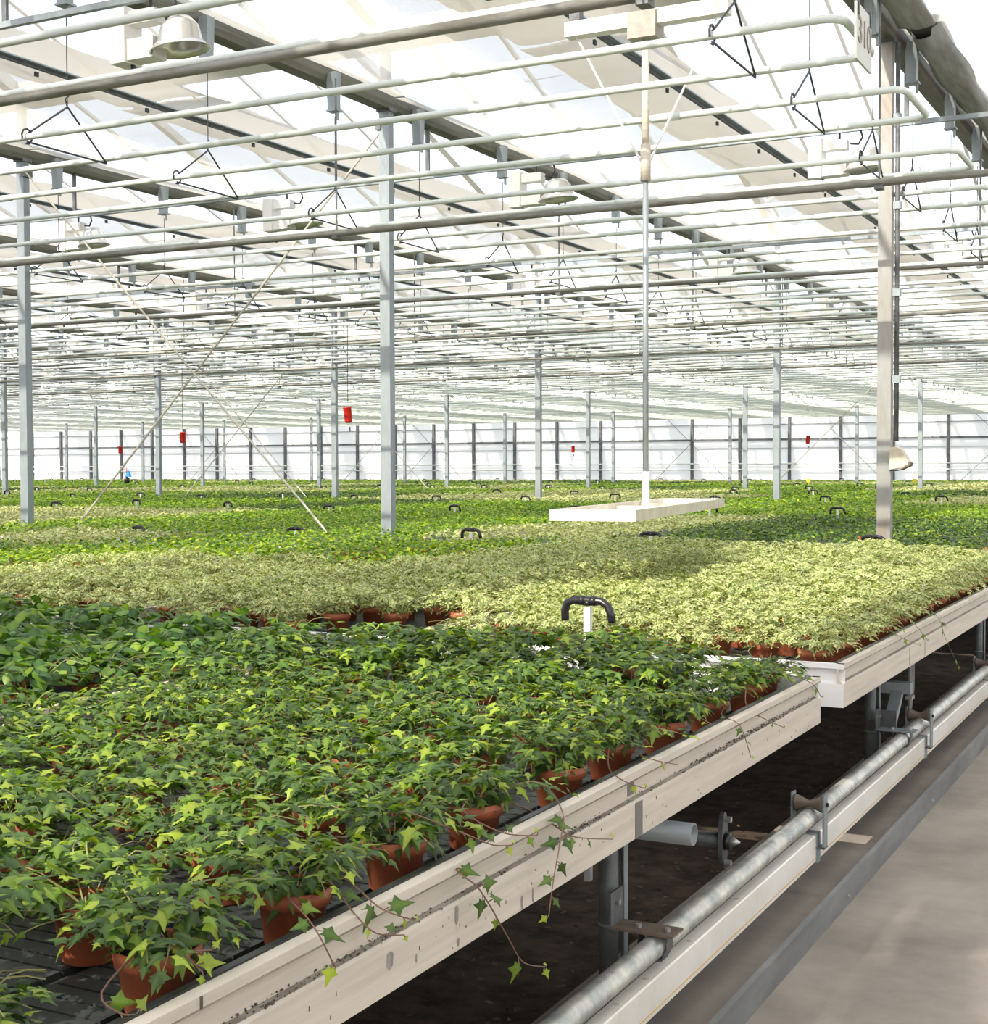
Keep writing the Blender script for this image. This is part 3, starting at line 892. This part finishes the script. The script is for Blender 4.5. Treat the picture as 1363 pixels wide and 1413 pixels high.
def plant_spec(kind, seed, n_leaf, R=.17, H=.085, base=.095):
    """leaves of one plant: position, direction, normal, size, shade index"""
    r = np.random.RandomState(seed)
    out = []; stems = []
    ns = 15 if kind != 'broad' else 12
    for s in range(ns):
        az = 2 * PI * (s + r.uniform(-.35, .35)) / ns
        reach = R * (r.uniform(.55, 1.0) if s % 5 else r.uniform(1.0, 1.25))
        hgt = H * r.uniform(.55, 1.15)
        droop = r.uniform(.2, 1.0)
        pts = []
        bend = r.uniform(-.5, .5)
        for q in np.linspace(0, 1, 6):
            rad = .02 + reach * q
            zz = base - .008 + hgt * math.sin(min(q * 1.25, 1.0) * PI / 2) - droop * .035 * max(0, q - .55) * 2.2
            pts.append((rad * math.cos(az + bend * q), rad * math.sin(az + bend * q), zz))
        stems.append(pts)
        m = max(1, int(round(n_leaf / ns)))
        for j in range(m):
            q = (j + r.uniform(0, 1)) / m
            i = min(int(q * 5), 4); u = q * 5 - i
            p = np.array(pts[i]) * (1 - u) + np.array(pts[i + 1]) * u
            off = az + r.uniform(-1.1, 1.1)
            lift = r.uniform(-.01, .025) * (1.15 - q)
            p = p + np.array([math.cos(off) * .014, math.sin(off) * .014, lift])
            slope = r.uniform(-.9, .35) - .4 * max(0, q - .6)
            d = np.array([math.cos(off), math.sin(off), slope]); d /= np.linalg.norm(d)
            nrm = np.array([-math.cos(off) * slope * .8 + r.uniform(-.35, .35), -math.sin(off) * slope * .8 + r.uniform(-.35, .35), 1.0])
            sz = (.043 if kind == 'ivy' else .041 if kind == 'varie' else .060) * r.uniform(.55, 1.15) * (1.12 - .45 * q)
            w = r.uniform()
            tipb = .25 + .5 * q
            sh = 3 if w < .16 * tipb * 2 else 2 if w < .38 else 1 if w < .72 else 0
            out.append((p, d, nrm, sz, sh))
    # crown leaves filling the middle
    for j in range(n_leaf // 3):
        a = r.uniform(0, 2 * PI); rr = R * .55 * math.sqrt(r.uniform())
        p = np.array([rr * math.cos(a), rr * math.sin(a), base + H * r.uniform(.55, 1.05)])
        off = r.uniform(0, 2 * PI); slope = r.uniform(-.6, .3)
        d = np.array([math.cos(off), math.sin(off), slope]); d /= np.linalg.norm(d)
        nrm = np.array([-math.cos(off) * slope + r.uniform(-.3, .3), -math.sin(off) * slope + r.uniform(-.3, .3), 1.0])
        sz = (.044 if kind == 'ivy' else .038 if kind == 'varie' else .060) * r.uniform(.6, 1.05)
        out.append((p, d, nrm, sz, int(r.choice([0, 1, 1, 2, 2, 3]))))
    return out, stems
def frames(d, n):
    y = d / np.linalg.norm(d)
    x = np.cross(y, n); x /= np.linalg.norm(x)
    z = np.cross(x, y)
    return x, y, z
def np_mesh(name, V, Fc, Cc, material, smooth=False):
    me = bpy.data.meshes.new(name)
    nv, nf = len(V), len(Fc)
    me.vertices.add(nv); me.vertices.foreach_set('co', np.ascontiguousarray(V, np.float32).ravel())
    me.loops.add(nf * 3); me.loops.foreach_set('vertex_index', np.ascontiguousarray(Fc, np.int32).ravel())
    me.polygons.add(nf)
    me.polygons.foreach_set('loop_start', np.arange(0, nf * 3, 3, dtype=np.int32))
    me.polygons.foreach_set('loop_total', np.full(nf, 3, np.int32))
    at = me.attributes.new('Col', 'FLOAT_COLOR', 'POINT')
    cc = np.column_stack([Cc, np.ones(nv)]).astype(np.float32)
    at.data.foreach_set('color', np.ascontiguousarray(cc).ravel())
    me.materials.append(material)
    me.update(calc_edges=True)
    me.validate()
    if smooth: me.shade_smooth()
    return me
def foliage_mesh(name, spec, shape, pal, jit, seed):
    LV, LF, LE = LEAF[shape]
    r = np.random.RandomState(seed)
    V = []; Fc = []; Cc = []
    n = 0
    for (p, d, nr, sz, sh) in spec:
        x, y, z = frames(d, nr)
        P = p + sz * (LV[:, :1] * x + LV[:, 1:2] * y + LV[:, 2:3] * z)
        V.append(P); Fc.append(LF + n); n += len(LV)
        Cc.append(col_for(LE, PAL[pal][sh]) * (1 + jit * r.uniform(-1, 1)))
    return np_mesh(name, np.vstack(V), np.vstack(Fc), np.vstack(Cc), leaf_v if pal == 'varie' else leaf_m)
def stem_mesh(stems):
    m = MB()
    for s in stems:
        m.tube(s, .0016, 3, False, .0009)
    return m.mesh('stems', stem_m)

pot_me = MB().lathe([(.0, .0), (.044, 0), (.047, .003), (.0555, .066), (.061, .068), (.0655, .095), (.0615, .095), (.058, .072), (.0, .072)], 22).mesh('pot', terra, True)
for p_ in pot_me.polygons: p_.use_smooth = True
pot_lo = MB().lathe([(.0, .0), (.045, 0), (.0555, .066), (.061, .068), (.0655, .095), (.061, .095), (.058, .08), (0, .08)], 12).mesh('pot', terra, True)
soil_me = MB().lathe([(0, .086), (.03, .088), (.0605, .083)], 14).mesh('soil', soil_m, True)
NVAR = 6
fol = {}; stm = {}; spc = {}
for kind, pal, n_l, R, H in (('ivy', 'green', 212, .152, .078), ('varie', 'varie', 205, .150, .088), ('broad', 'broad', 95, .155, .105)):
    for i in range(NVAR):
        sp, st = plant_spec(kind, 100 + i * 7 + len(kind), n_l, R, H)
        spc[kind, i] = (sp, st)
        fol[kind, i] = foliage_mesh('foliage', sp, 'broad' if kind == 'broad' else 'ivy', pal, .25, i)
        stm[kind, i] = stem_mesh(st)
# single leaves for the nearest plants
leaf_one = {}
for sh in range(4):
    for q in range(3):
        LV, LF, LE = leaf_arrays('ivy', (.18, .30, .42)[q], (.12, .25, .40)[q])
        leaf_one[sh, q] = np_mesh('leaf', LV, LF, col_for(LE, PAL['green'][sh]), leaf_m)

RIM_Y = [1.20] + [1.56, 1.89, 2.24, 2.54, 2.94, 3.27, 3.59, 3.96, 4.34] + [4.55]
def hexgrid(c, r):
    """pot places in a tray: rows along y, staggered"""
    y0, y1 = TROWS[r]
    xs = [TX0 - TPX * c - .153 - .245 * i for i in range(7)]
    out = []
    start = {0: 1.53 - .33 * 9, 1: 5.24}.get(r, y0 + .2)
    for i, x in enumerate(xs):
        if r == 0 and c == 0 and i == 0:
            out += [(0, x, q) for q in RIM_Y]
            continue
        y = start + (.165 if i % 2 else 0)
        while y < y1 - .13:
            if y > y0 + .12: out.append((i, x, y))
            y += .33
    return out
def kind_at(c, r, x, y):
    if r == 0: return 'ivy' if c == 0 else 'broad'
    if r == 1:
        if c in (0, 1): return 'varie'
        if c == 2: return 'varie' if y < 7.9 - .1 * math.sin(x * 9) else 'lush'
        if c == 4 and y > 8.6: return 'varie'
        return 'lush'
    return BANDS.get((c, r), 'lush')
BANDS = {}
rb = random.Random(5)
for r in range(2, 10):
    last = 'lush'
    for c in range(0, 32):
        w = rb.random()
        if w < .55 and c % 4: pick = last
        else: pick = rb.choice(['lush', 'lush', 'varie', 'dark', 'lush', 'varie'])
        BANDS[c, r] = pick; last = pick
for key, v in {(0, 2): 'dark', (1, 2): 'dark', (2, 2): 'varie', (3, 2): 'lush', (4, 2): 'lush', (5, 2): 'lush', (6, 2): 'varie', (7, 2): 'varie', (8, 2): 'varie',
               (0, 3): 'lush', (1, 3): 'lush', (2, 3): 'lush', (0, 4): 'varie', (1, 4): 'varie', (2, 4): 'lush', (0, 5): 'lush', (3, 3): 'lush', (4, 3): 'lush', (5, 3): 'lush',
               (6, 3): 'dark', (7, 3): 'lush'}.items():
    BANDS[key] = v

sites = {'ivy': [], 'varie': [], 'broad': [], 'lush': [], 'dark': []}
for r in range(10):
    for c in range(0, 32):
        for (i, x, y) in hexgrid(c, r):
            x2 = x + rnd.uniform(-.012, .012); y2 = y + rnd.uniform(-.015, .015)
            if not inview((x2, y2, .85), 230 if r == 0 and c == 0 else 90 if r < 2 else 15): continue
            if r == 0 and (c > 2): continue
            if r == 1 and c == 1 and i == 0 and y < 5.9: continue      # bare corner of the neighbouring tray
            if r == 1 and c == 1 and i == 1 and y < 5.5: continue
            # columns, posts stand free
            k = kind_at(c, r, x2, y2)
            d = proj((x2, y2, .85))[2]
            sites[k].append((d, c, r, i, x2, y2))
for k in sites: sites[k].sort()

GROUPNAME = {'ivy': 'potted green ivy', 'varie': 'potted variegated ivy', 'broad': 'potted broad-leaved plants'}
ROWW = ['rim', 'second', 'third', 'fourth', 'fifth', 'sixth', 'seventh']
def plant(kind, d, c, r, i, x, y, lab, group, single=False):
    t = thing('potted_plant' if kind == 'broad' else 'potted_ivy', lab, 'plant', (x, y, BED), rnd.uniform(0, 2 * PI), group)
    v = rnd.randrange(NVAR)
    link('pot', pot_me if d < 6.5 else pot_lo, t)
    if d < 9: link('soil', soil_me, t)
    s = rnd.uniform(.92, 1.08) * (1.0 if i == 0 or (r == 1 and y < 5.5) else 1.24 if r == 0 and c == 0 else 1.12)
    if single:
        sp, st = spc[kind, v]
        for (p, dd, nr, sz, sh) in sp:
            X, Y, Z = frames(dd, nr)
            p = np.array([p[0] * s, p[1] * s, p[2]])
            o = bpy.data.objects.new('leaf', leaf_one[sh, rnd.randrange(3)])
            C.objects.link(o); o.parent = t
            o.matrix_local = Matrix(((X[0] * sz, Y[0] * sz, Z[0] * sz, p[0]), (X[1] * sz, Y[1] * sz, Z[1] * sz, p[1]), (X[2] * sz, Y[2] * sz, Z[2] * sz, p[2]), (0, 0, 0, 1)))
    else:
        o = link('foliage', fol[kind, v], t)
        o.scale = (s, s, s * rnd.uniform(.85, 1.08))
    if d < 9: link('stems', stm[kind, v], t)
    return t
RIMPL = {}
N_SINGLE = 36
cnt = {}
for kind in ('ivy', 'varie', 'broad'):
    n_s = 0
    for j, (d, c, r, i, x, y) in enumerate(sites[kind][:300]):
        if kind == 'ivy':
            if i == 0:
                q = cnt.get('ivyrim', 0); cnt['ivyrim'] = q + 1
                lab = 'green ivy in terracotta pot at the rim of the front tray, %s from the camera' % ORD[q]
            else:
                q = cnt.get(('ivy', i), 0); cnt['ivy', i] = q + 1
                lab = 'green potted ivy, %s row in from the front tray rim, %s along from camera' % (ROWW[i], ORD[q])
        elif kind == 'varie':
            w = {0: 'second tray beside the path', 1: 'tray left of the second tray', 2: 'tray behind the broad-leaved plants'}.get(c, 'far left tray')
            if c == 0 and i == 0:
                q = cnt.get('varrim', 0); cnt['varrim'] = q + 1
                lab = 'variegated ivy at the path rim of the second tray, %s from its near corner' % ORD[q]
            elif r == 1 and c == 0 and y < 5.5:
                q = cnt.get('varend', 0); cnt['varend'] = q + 1
                lab = 'variegated ivy at the near end of the second tray, %s in from the corner' % ROWW[i]
            else:
                q = cnt.get(('v', c, i), 0); cnt['v', c, i] = q + 1
                lab = 'variegated ivy, %s row of the %s, %s along' % (ROWW[i].replace('rim', 'first'), w, ORD[q])
        else:
            q = cnt.get(('b', c, i), 0); cnt['b', c, i] = q + 1
            lab = 'broad-leaved potted plant, %s row of the %s, %s along' % (ROWW[i].replace('rim', 'first'), 'tray left of the green ivy' if c == 1 else 'farther left tray', ORD[q])
        single = kind == 'ivy' and n_s < N_SINGLE and inview((x, y, .85), -10)
        if single: n_s += 1
        t = plant(kind, d, c, r, i, x, y, lab, GROUPNAME[kind], single)
        if kind == 'ivy' and i == 0: RIMPL[round(y, 1)] = t

# the hundreds beyond: one mass of leaves and pots for each kind
def mass(name, label, cat, parts):
    """parts: (palette, [(d, x, y)])"""
    V = []; Fc = []; Cc = []; n = 0
    r = np.random.RandomState(len(label))
    PV, PF = [], []
    LV, LF, LE = LEAF['kite']
    for pal, lst in parts:
        for (d, x, y) in lst:
            nl, sz = (80, .044) if d < 18 else (48, .055) if d < 25 else (26, .072) if d < 36 else (13, .10) if d < 50 else (8, .13)
            rr = .17 * np.sqrt(r.uniform(0, 1, nl)); a = r.uniform(0, 2 * PI, nl)
            hz = BED + .10 + .075 * (1 - (rr / .19) ** 2) + r.uniform(-.012, .03, nl) + .02 * math.sin(x * 2.3) * math.sin(y * 1.9)
            off = a + r.uniform(-1.3, 1.3, nl)
            sl = r.uniform(-.65, .35, nl)
            D = np.column_stack([np.cos(off), np.sin(off), sl]); D /= np.linalg.norm(D, axis=1)[:, None]
            N = np.column_stack([r.uniform(-.4, .4, nl) - np.cos(off) * sl, r.uniform(-.4, .4, nl) - np.sin(off) * sl, np.ones(nl)])
            X = np.cross(D, N); X /= np.linalg.norm(X, axis=1)[:, None]
            Z = np.cross(X, D)
            P0 = np.column_stack([x + rr * np.cos(a), y + rr * np.sin(a), hz])
            S = sz * r.uniform(.7, 1.2, nl)
            P = P0[:, None, :] + S[:, None, None] * (LV[None, :, :1] * X[:, None, :] + LV[None, :, 1:2] * D[:, None, :] + LV[None, :, 2:3] * Z[:, None, :])
            V.append(P.reshape(-1, 3))
            idx = (np.arange(nl) * 4 + n)[:, None, None] + LF[None]
            Fc.append(idx.reshape(-1, 3)); n += nl * 4
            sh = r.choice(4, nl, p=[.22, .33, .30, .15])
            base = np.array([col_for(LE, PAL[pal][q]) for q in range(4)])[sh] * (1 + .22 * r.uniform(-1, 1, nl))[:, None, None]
            Cc.append(base.reshape(-1, 3))
    o = link(name, np_mesh(name, np.vstack(V), np.vstack(Fc), np.vstack(Cc), leaf_v if parts[0][0] == 'varie' else leaf_m))
    return tag(o, label, cat, None, 'stuff')
def pots_mass(name, label, lst):
    m = MB()
    for (d, x, y) in lst:
        m.lathe([(.046, 0), (.060, .085)], 7, x, y, BED)
    o = m.build(name, terra)
    return tag(o, label, 'pots', None, 'stuff')
rest_v = [(d, x, y) for (d, c, r, i, x, y) in sites['varie'][300:]]
mass('variegated_ivy_field', 'pale yellowish bands of variegated ivy across the far benches', 'plants', [('varie', rest_v)])
dk = [(d, x, y) for (d, c, r, i, x, y) in sites['dark']]
lu = [(d, x, y) for (d, c, r, i, x, y) in sites['lush']]
mass('dark_ivy_field', 'darker green bands of ivy behind the variegated tray and beyond', 'plants', [('green', dk)])
mass('green_ivy_field', 'bright green sea of ivy covering the middle and far benches', 'plants', [('lush', lu)])
near_p = [q for q in rest_v + dk + lu if q[0] < 12.6]
pots_mass('far_pots', 'terracotta pots barely showing under the middle benches of ivy', near_p)

# ------------------------------------------------------------------ trailing shoots over the front rim
def vine(owner, pts, leaves, red=True, th=.0018):
    """pts: world points of the shoot; leaves: (fraction, size, shade, side)"""
    inv = owner.matrix_world.inverted() if False else Matrix.Translation(owner.location) @ Matrix.Rotation(owner.rotation_euler.z, 4, 'Z')
    inv = inv.inverted()
    L = [Vector((0, 0, .115)) + (inv @ Vector(pts[0]) - Vector((0, 0, .115))) * .35] + [inv @ Vector(p) for p in pts]
    leaves = [(.22 + .78 * a, b, c, d) for (a, b, c, d) in leaves]
    # smooth the shoot
    S = []
    n = len(L)
    for i in range(n - 1):
        p0, p1, p2, p3 = L[max(i - 1, 0)], L[i], L[i + 1], L[min(i + 2, n - 1)]
        for q in range(4):
            t = q / 4
            S.append(.5 * ((2 * p1) + (p2 - p0) * t + (2 * p0 - 5 * p1 + 4 * p2 - p3) * t * t + (3 * p1 - p0 - 3 * p2 + p3) * t ** 3))
    S.append(L[-1])
    m = MB(); m.tube(S, th, 5, True, th * .6)
    place = []
    for (u, sz, sh, side) in leaves:
        k = min(int(u * (len(S) - 1)), len(S) - 2)
        p = S[k].lerp(S[k + 1], u * (len(S) - 1) - k)
        tan = (S[k + 1] - S[k]).normalized()
        out = (inv.to_3x3() @ Vector((.80, -.55, .55))).normalized()    # leaves face the light and the path
        sd = tan.cross(out).normalized() * side
        d = (sd * .75 + tan * .5 + Vector((0, 0, -.2))).normalized()
        q = p + (sd * .7 + tan * .5 + out * .3).normalized() * (.35 * sz)
        m.tube([p, q], .0011, 4, False)
        place.append((q, d, out, sz, sh))
    st = m.build('trailing_stem', stem_r if red else stem_m, owner)
    for (q, d, out, sz, sh) in place:
        out = out + Vector((rnd.uniform(-.4, .4), rnd.uniform(-.4, .4), rnd.uniform(-.3, .4)))
        X, Y, Z = frames(np.array(d), np.array(out))
        o = bpy.data.objects.new('leaf', leaf_one[sh, rnd.randrange(3)])
        C.objects.link(o); o.parent = st
        o.matrix_local = Matrix(((X[0] * sz, Y[0] * sz, Z[0] * sz, q[0]), (X[1] * sz, Y[1] * sz, Z[1] * sz, q[1]), (X[2] * sz, Y[2] * sz, Z[2] * sz, q[2]), (0, 0, 0, 1)))
def rimplant(y):
    return RIMPL[min(RIMPL, key=lambda k: abs(k - y))]
def P(px, py, x=-1.17): return tuple(on(px, py, 0, x))
V_ = [
    (1.86, [(398, 1238, -1.29), (420, 1262, -1.23), (440, 1290, -1.17), (462, 1334, -1.165)], [(.22, .030, 2, -1), (.5, .032, 1, 1), (.62, .036, 1, -1), (.93, .030, 3, 1), (1, .012, 3, 1)]),
    (1.86, [(455, 1218, -1.28), (490, 1262, -1.21), (520, 1288, -1.175), (557, 1290, -1.165)], [(.15, .034, 1, -1), (.55, .014, 3, 1), (.8, .026, 1, -1), (1, .012, 3, 1)]),
    (1.86, [(470, 1208, -1.27), (520, 1250, -1.20), (545, 1262, -1.17), (572, 1270, -1.16)], [(.3, .040, 1, 1), (.45, .042, 1, -1), (.8, .016, 3, 1), (1, .012, 3, -1)]),
    (2.19, [(598, 1162, -1.29), (632, 1203, -1.20), (662, 1228, -1.165), (700, 1292, -1.155), (722, 1328, -1.15), (752, 1334, -1.15)], [(.12, .036, 1, -1), (.34, .042, 1, -1), (.38, .036, 0, 1), (.42, .040, 1, -1), (.48, .020, 2, 1), (.72, .040, 2, 1), (.97, .022, 3, 1), (1, .012, 3, -1)]),
    (2.52, [(735, 1120, -1.27), (778, 1148, -1.19), (800, 1156, -1.165), (845, 1158, -1.155)], [(.25, .030, 1, -1), (.5, .024, 2, 1), (.75, .020, 1, 1), (1, .018, 3, -1)]),
    (2.52, [(745, 1080, -1.30), (776, 1120, -1.20), (772, 1165, -1.16), (764, 1210, -1.155), (757, 1264, -1.15)], [(.12, .028, 2, 1), (.3, .034, 1, 1), (.42, .036, 0, -1), (.47, .036, 0, 1), (.62, .030, 0, -1), (.74, .030, 1, 1), (.86, .024, 1, -1), (1, .020, 3, 1)]),
    (2.52, [(640, 1120, -1.29), (690, 1148, -1.20), (735, 1153, -1.17), (742, 1150, -1.165)], [(.2, .032, 2, 1), (.4, .026, 1, -1), (.6, .022, 2, 1), (1, .012, 3, -1)]),
    (2.19, [(560, 1120, -1.30), (640, 1150, -1.21), (680, 1166, -1.175), (707, 1166, -1.165)], [(.4, .028, 2, 1), (.6, .026, 1, -1), (.85, .020, 3, 1), (1, .014, 3, -1)]),
    (1.53, [(140, 1370, -1.30), (165, 1398, -1.25), (190, 1400, -1.235)], [(.3, .034, 2, -1), (.6, .036, 3, 1), (.95, .026, 3, -1)]),
    (1.53, [(232, 1300, -1.30), (255, 1318, -1.26), (280, 1342, -1.235)], [(.2, .038, 1, -1), (.5, .030, 2, 1), (.8, .034, 3, -1), (1, .018, 3, 1)]),
    (1.53, [(235, 1310, -1.30), (265, 1312, -1.26), (292, 1311, -1.235)], [(.35, .036, 2, 1), (.7, .032, 3, 1), (1, .016, 3, -1)]),
    (3.18, [(840, 1060, -1.28), (862, 1078, -1.19), (890, 1088, -1.17)], [(.3, .026, 1, -1), (.7, .020, 3, 1), (1, .018, 3, -1)]),
    (3.51, [(880, 1035, -1.28), (900, 1048, -1.19), (935, 1055, -1.17)], [(.3, .026, 2, -1), (.7, .020, 3, 1), (1, .014, 3, -1)]),
    (4.17, [(995, 985, -1.27), (1020, 1000, -1.19), (1036, 1045, -1.17)], [(.3, .024, 1, 1), (.6, .024, 1, 1), (.8, .024, 2, -1), (1, .016, 3, -1)]),
    (4.17, [(1030, 975, -1.27), (1055, 992, -1.19), (1082, 1004, -1.17)], [(.3, .022, 1, -1), (.7, .018, 2, 1), (1, .014, 3, -1)]),
    (4.50, [(1085, 930, -1.26), (1120, 943, -1.19), (1133, 962, -1.17)], [(.3, .026, 1, -1), (.7, .020, 2, 1), (1, .014, 3, -1)]),
]
for (y, pts, lv) in V_:
    vine(rimplant(y), [P(*p) for p in pts], lv)
# shoots over the second tray's rim
vr = [t for t in C.objects if t.name.startswith('potted_ivy') and t.parent is None and 'path rim of the second' in t.get('label', '')]
vr.sort(key=lambda t: t.location.y)
def vplant(y): return min(vr, key=lambda t: abs(t.location.y - y))
for (px, pts, lv) in ((1290, [(1280, 838, -1.28), (1296, 855, -1.18), (1304, 880, -1.165), (1322, 918, -1.16)], [(.25, .03, 1, 1), (.4, .03, 0, -1), (.55, .026, 1, 1), (.75, .024, 2, -1), (.9, .028, 2, 1), (1, .02, 3, 1)]),
                      (1240, [(1222, 865, -1.27), (1245, 880, -1.19), (1270, 891, -1.17)], [(.3, .028, 1, -1), (.6, .026, 2, 1), (1, .018, 3, -1)]),
                      (1260, [(1252, 850, -1.27), (1268, 868, -1.19), (1280, 884, -1.17)], [(.3, .028, 1, -1), (.7, .026, 2, 1), (1, .02, 3, -1)])):
    y = on(px, 840, 0, -1.3)[1]
    vine(vplant(y), [P(*p) for p in pts], lv, False)

# ------------------------------------------------------------------ black pipe fittings standing between the trays
fit_p = [(-.092, 0, .19), (-.094, 0, .225), (-.085, 0, .255), (-.06, 0, .268), (0, 0, .268), (.055, 0, .266), (.08, 0, .25), (.092, 0, .22), (.098, 0, .19)]
fit_me = MB().tube(fit_p, .0155, 10).mesh('pipe_bend', black, True)
sock_me = MB().tube([(-.035, 0, .268), (-.012, 0, .268)], .0185, 10).tube([(.01, 0, .267), (.035, 0, .267)], .0185, 10).tube([(.0, 0, .25), (0, 0, .268)], .018, 8).mesh('pipe_tee', black, True)
pst_me = MB().box(-.0125, .0125, -.0125, .0125, -.80, .245).mesh('post', alu_white)
def fitting(x, y, z, rz, lab):
    t = thing('pipe_fitting', lab, 'pipe', (x, y, z), rz, 'black pipe fittings on white posts')
    link('pipe_bend', fit_me, t); link('pipe_tee', sock_me, t)
    link('post', pst_me, t)
fitting(-2.12, 4.86, .735, .0, 'black U-shaped pipe fitting on a white post, nearest, before the variegated tray')
for (px, py, lab) in ((650, 733, 'black pipe fitting on white post behind the variegated ivy, below the middle column'), (898, 738, 'black pipe fitting on white post below the white platform'),
                      (1205, 743, 'black pipe fitting on white post beside the right column foot'), (408, 731, 'black pipe fitting at the foot of the crossed brace rods'),
                      (191, 729, 'black pipe fitting among yellow ivy near the left column')):
    p = on(px, py, 1, 11.23)
    fitting(p[0], 11.23, p[2] - .255, rnd.uniform(-.15, .15), lab)
gi = 0
for n in range(2, 9):
    y = 4.86 + 6.35 * n
    vis = [-2.35 - 1.87 * c for c in range(30) if inview((-2.35 - 1.87 * c, y, .9), -4)]
    vis.sort()
    for q, x in enumerate(vis):
        if n > 3 and rnd.random() < .35: continue
        fitting(x + rnd.uniform(-.15, .15), y, .69 + rnd.uniform(-.02, .05), rnd.uniform(-.3, .3), 'black pipe fitting on white post, %s aisle beyond the variegated tray, place %s from left' % (ORD[n - 1], ORD[q]))

# ------------------------------------------------------------------ small things far off
p = on(175, 660, 1, 45.0)
t = thing('sprayer', 'dark far canister with red nozzle and blue funnel among the plants', 'sprayer', (p[0], 45, .80))
MB().lathe([(0, 0), (.11, 0), (.11, .28), (.09, .32), (.04, .34), (.04, .40), (0, .40)], 12).build('tank', black, t, True)
MB().lathe([(.14, .26), (.12, .30), (.05, .48), (.03, .52), (0, .52)], 10, .09, 0, .1).build('funnel', blue_m, t)
MB().tube([(0, 0, .40), (.0, 0, .62)], .02, 6).build('neck', black, t)
MB().tube([(0, 0, .58), (0, 0, .75)], .025, 6, True, .006).build('nozzle', red_m, t)
for (px, py, z, lab) in ((1115, 665, .93, 'yellow sticky card on a stick below the right red canister'), (1262, 663, .93, 'yellow sticky card peeping from plants right of the hood'), (905, 667, .93, 'thin yellow sticky card beyond the white platform')):
    p = on(px, py, 1, 47)
    t = thing('sticky_card', lab, 'card', (p[0], 47, .75), 0, 'yellow sticky cards')
    w = .015 if px == 905 else .06
    MB().box(-w, w, -.004, .004, .22, .33).build('card', yellow_m, t)
    MB().box(-.008, .008, -.006, .006, .0, .21).build('stick', yellow_m, t)
p = on(286, 1152, 0, -1.75)
t = thing('plant_label', 'small red plant stick standing in the front green ivy', 'label', (p[0], p[1], BED + .09))
MB().box(-.004, .004, -.0015, .0015, 0, p[2] - BED - .09).add([(-.006, -.0015, p[2] - BED - .09), (.006, -.0015, p[2] - BED - .09), (0, 0, p[2] - BED - .06)], [(0, 1, 2)]).build('stick', red_m, t)
p = on(1187, 742, 1, 11.3)
t = thing('plant_label', 'tiny red plant stick beside the right pipe fitting', 'label', (p[0], p[1], .82))
MB().box(-.012, .012, -.002, .002, .0, .12).build('stick', red_m, t)
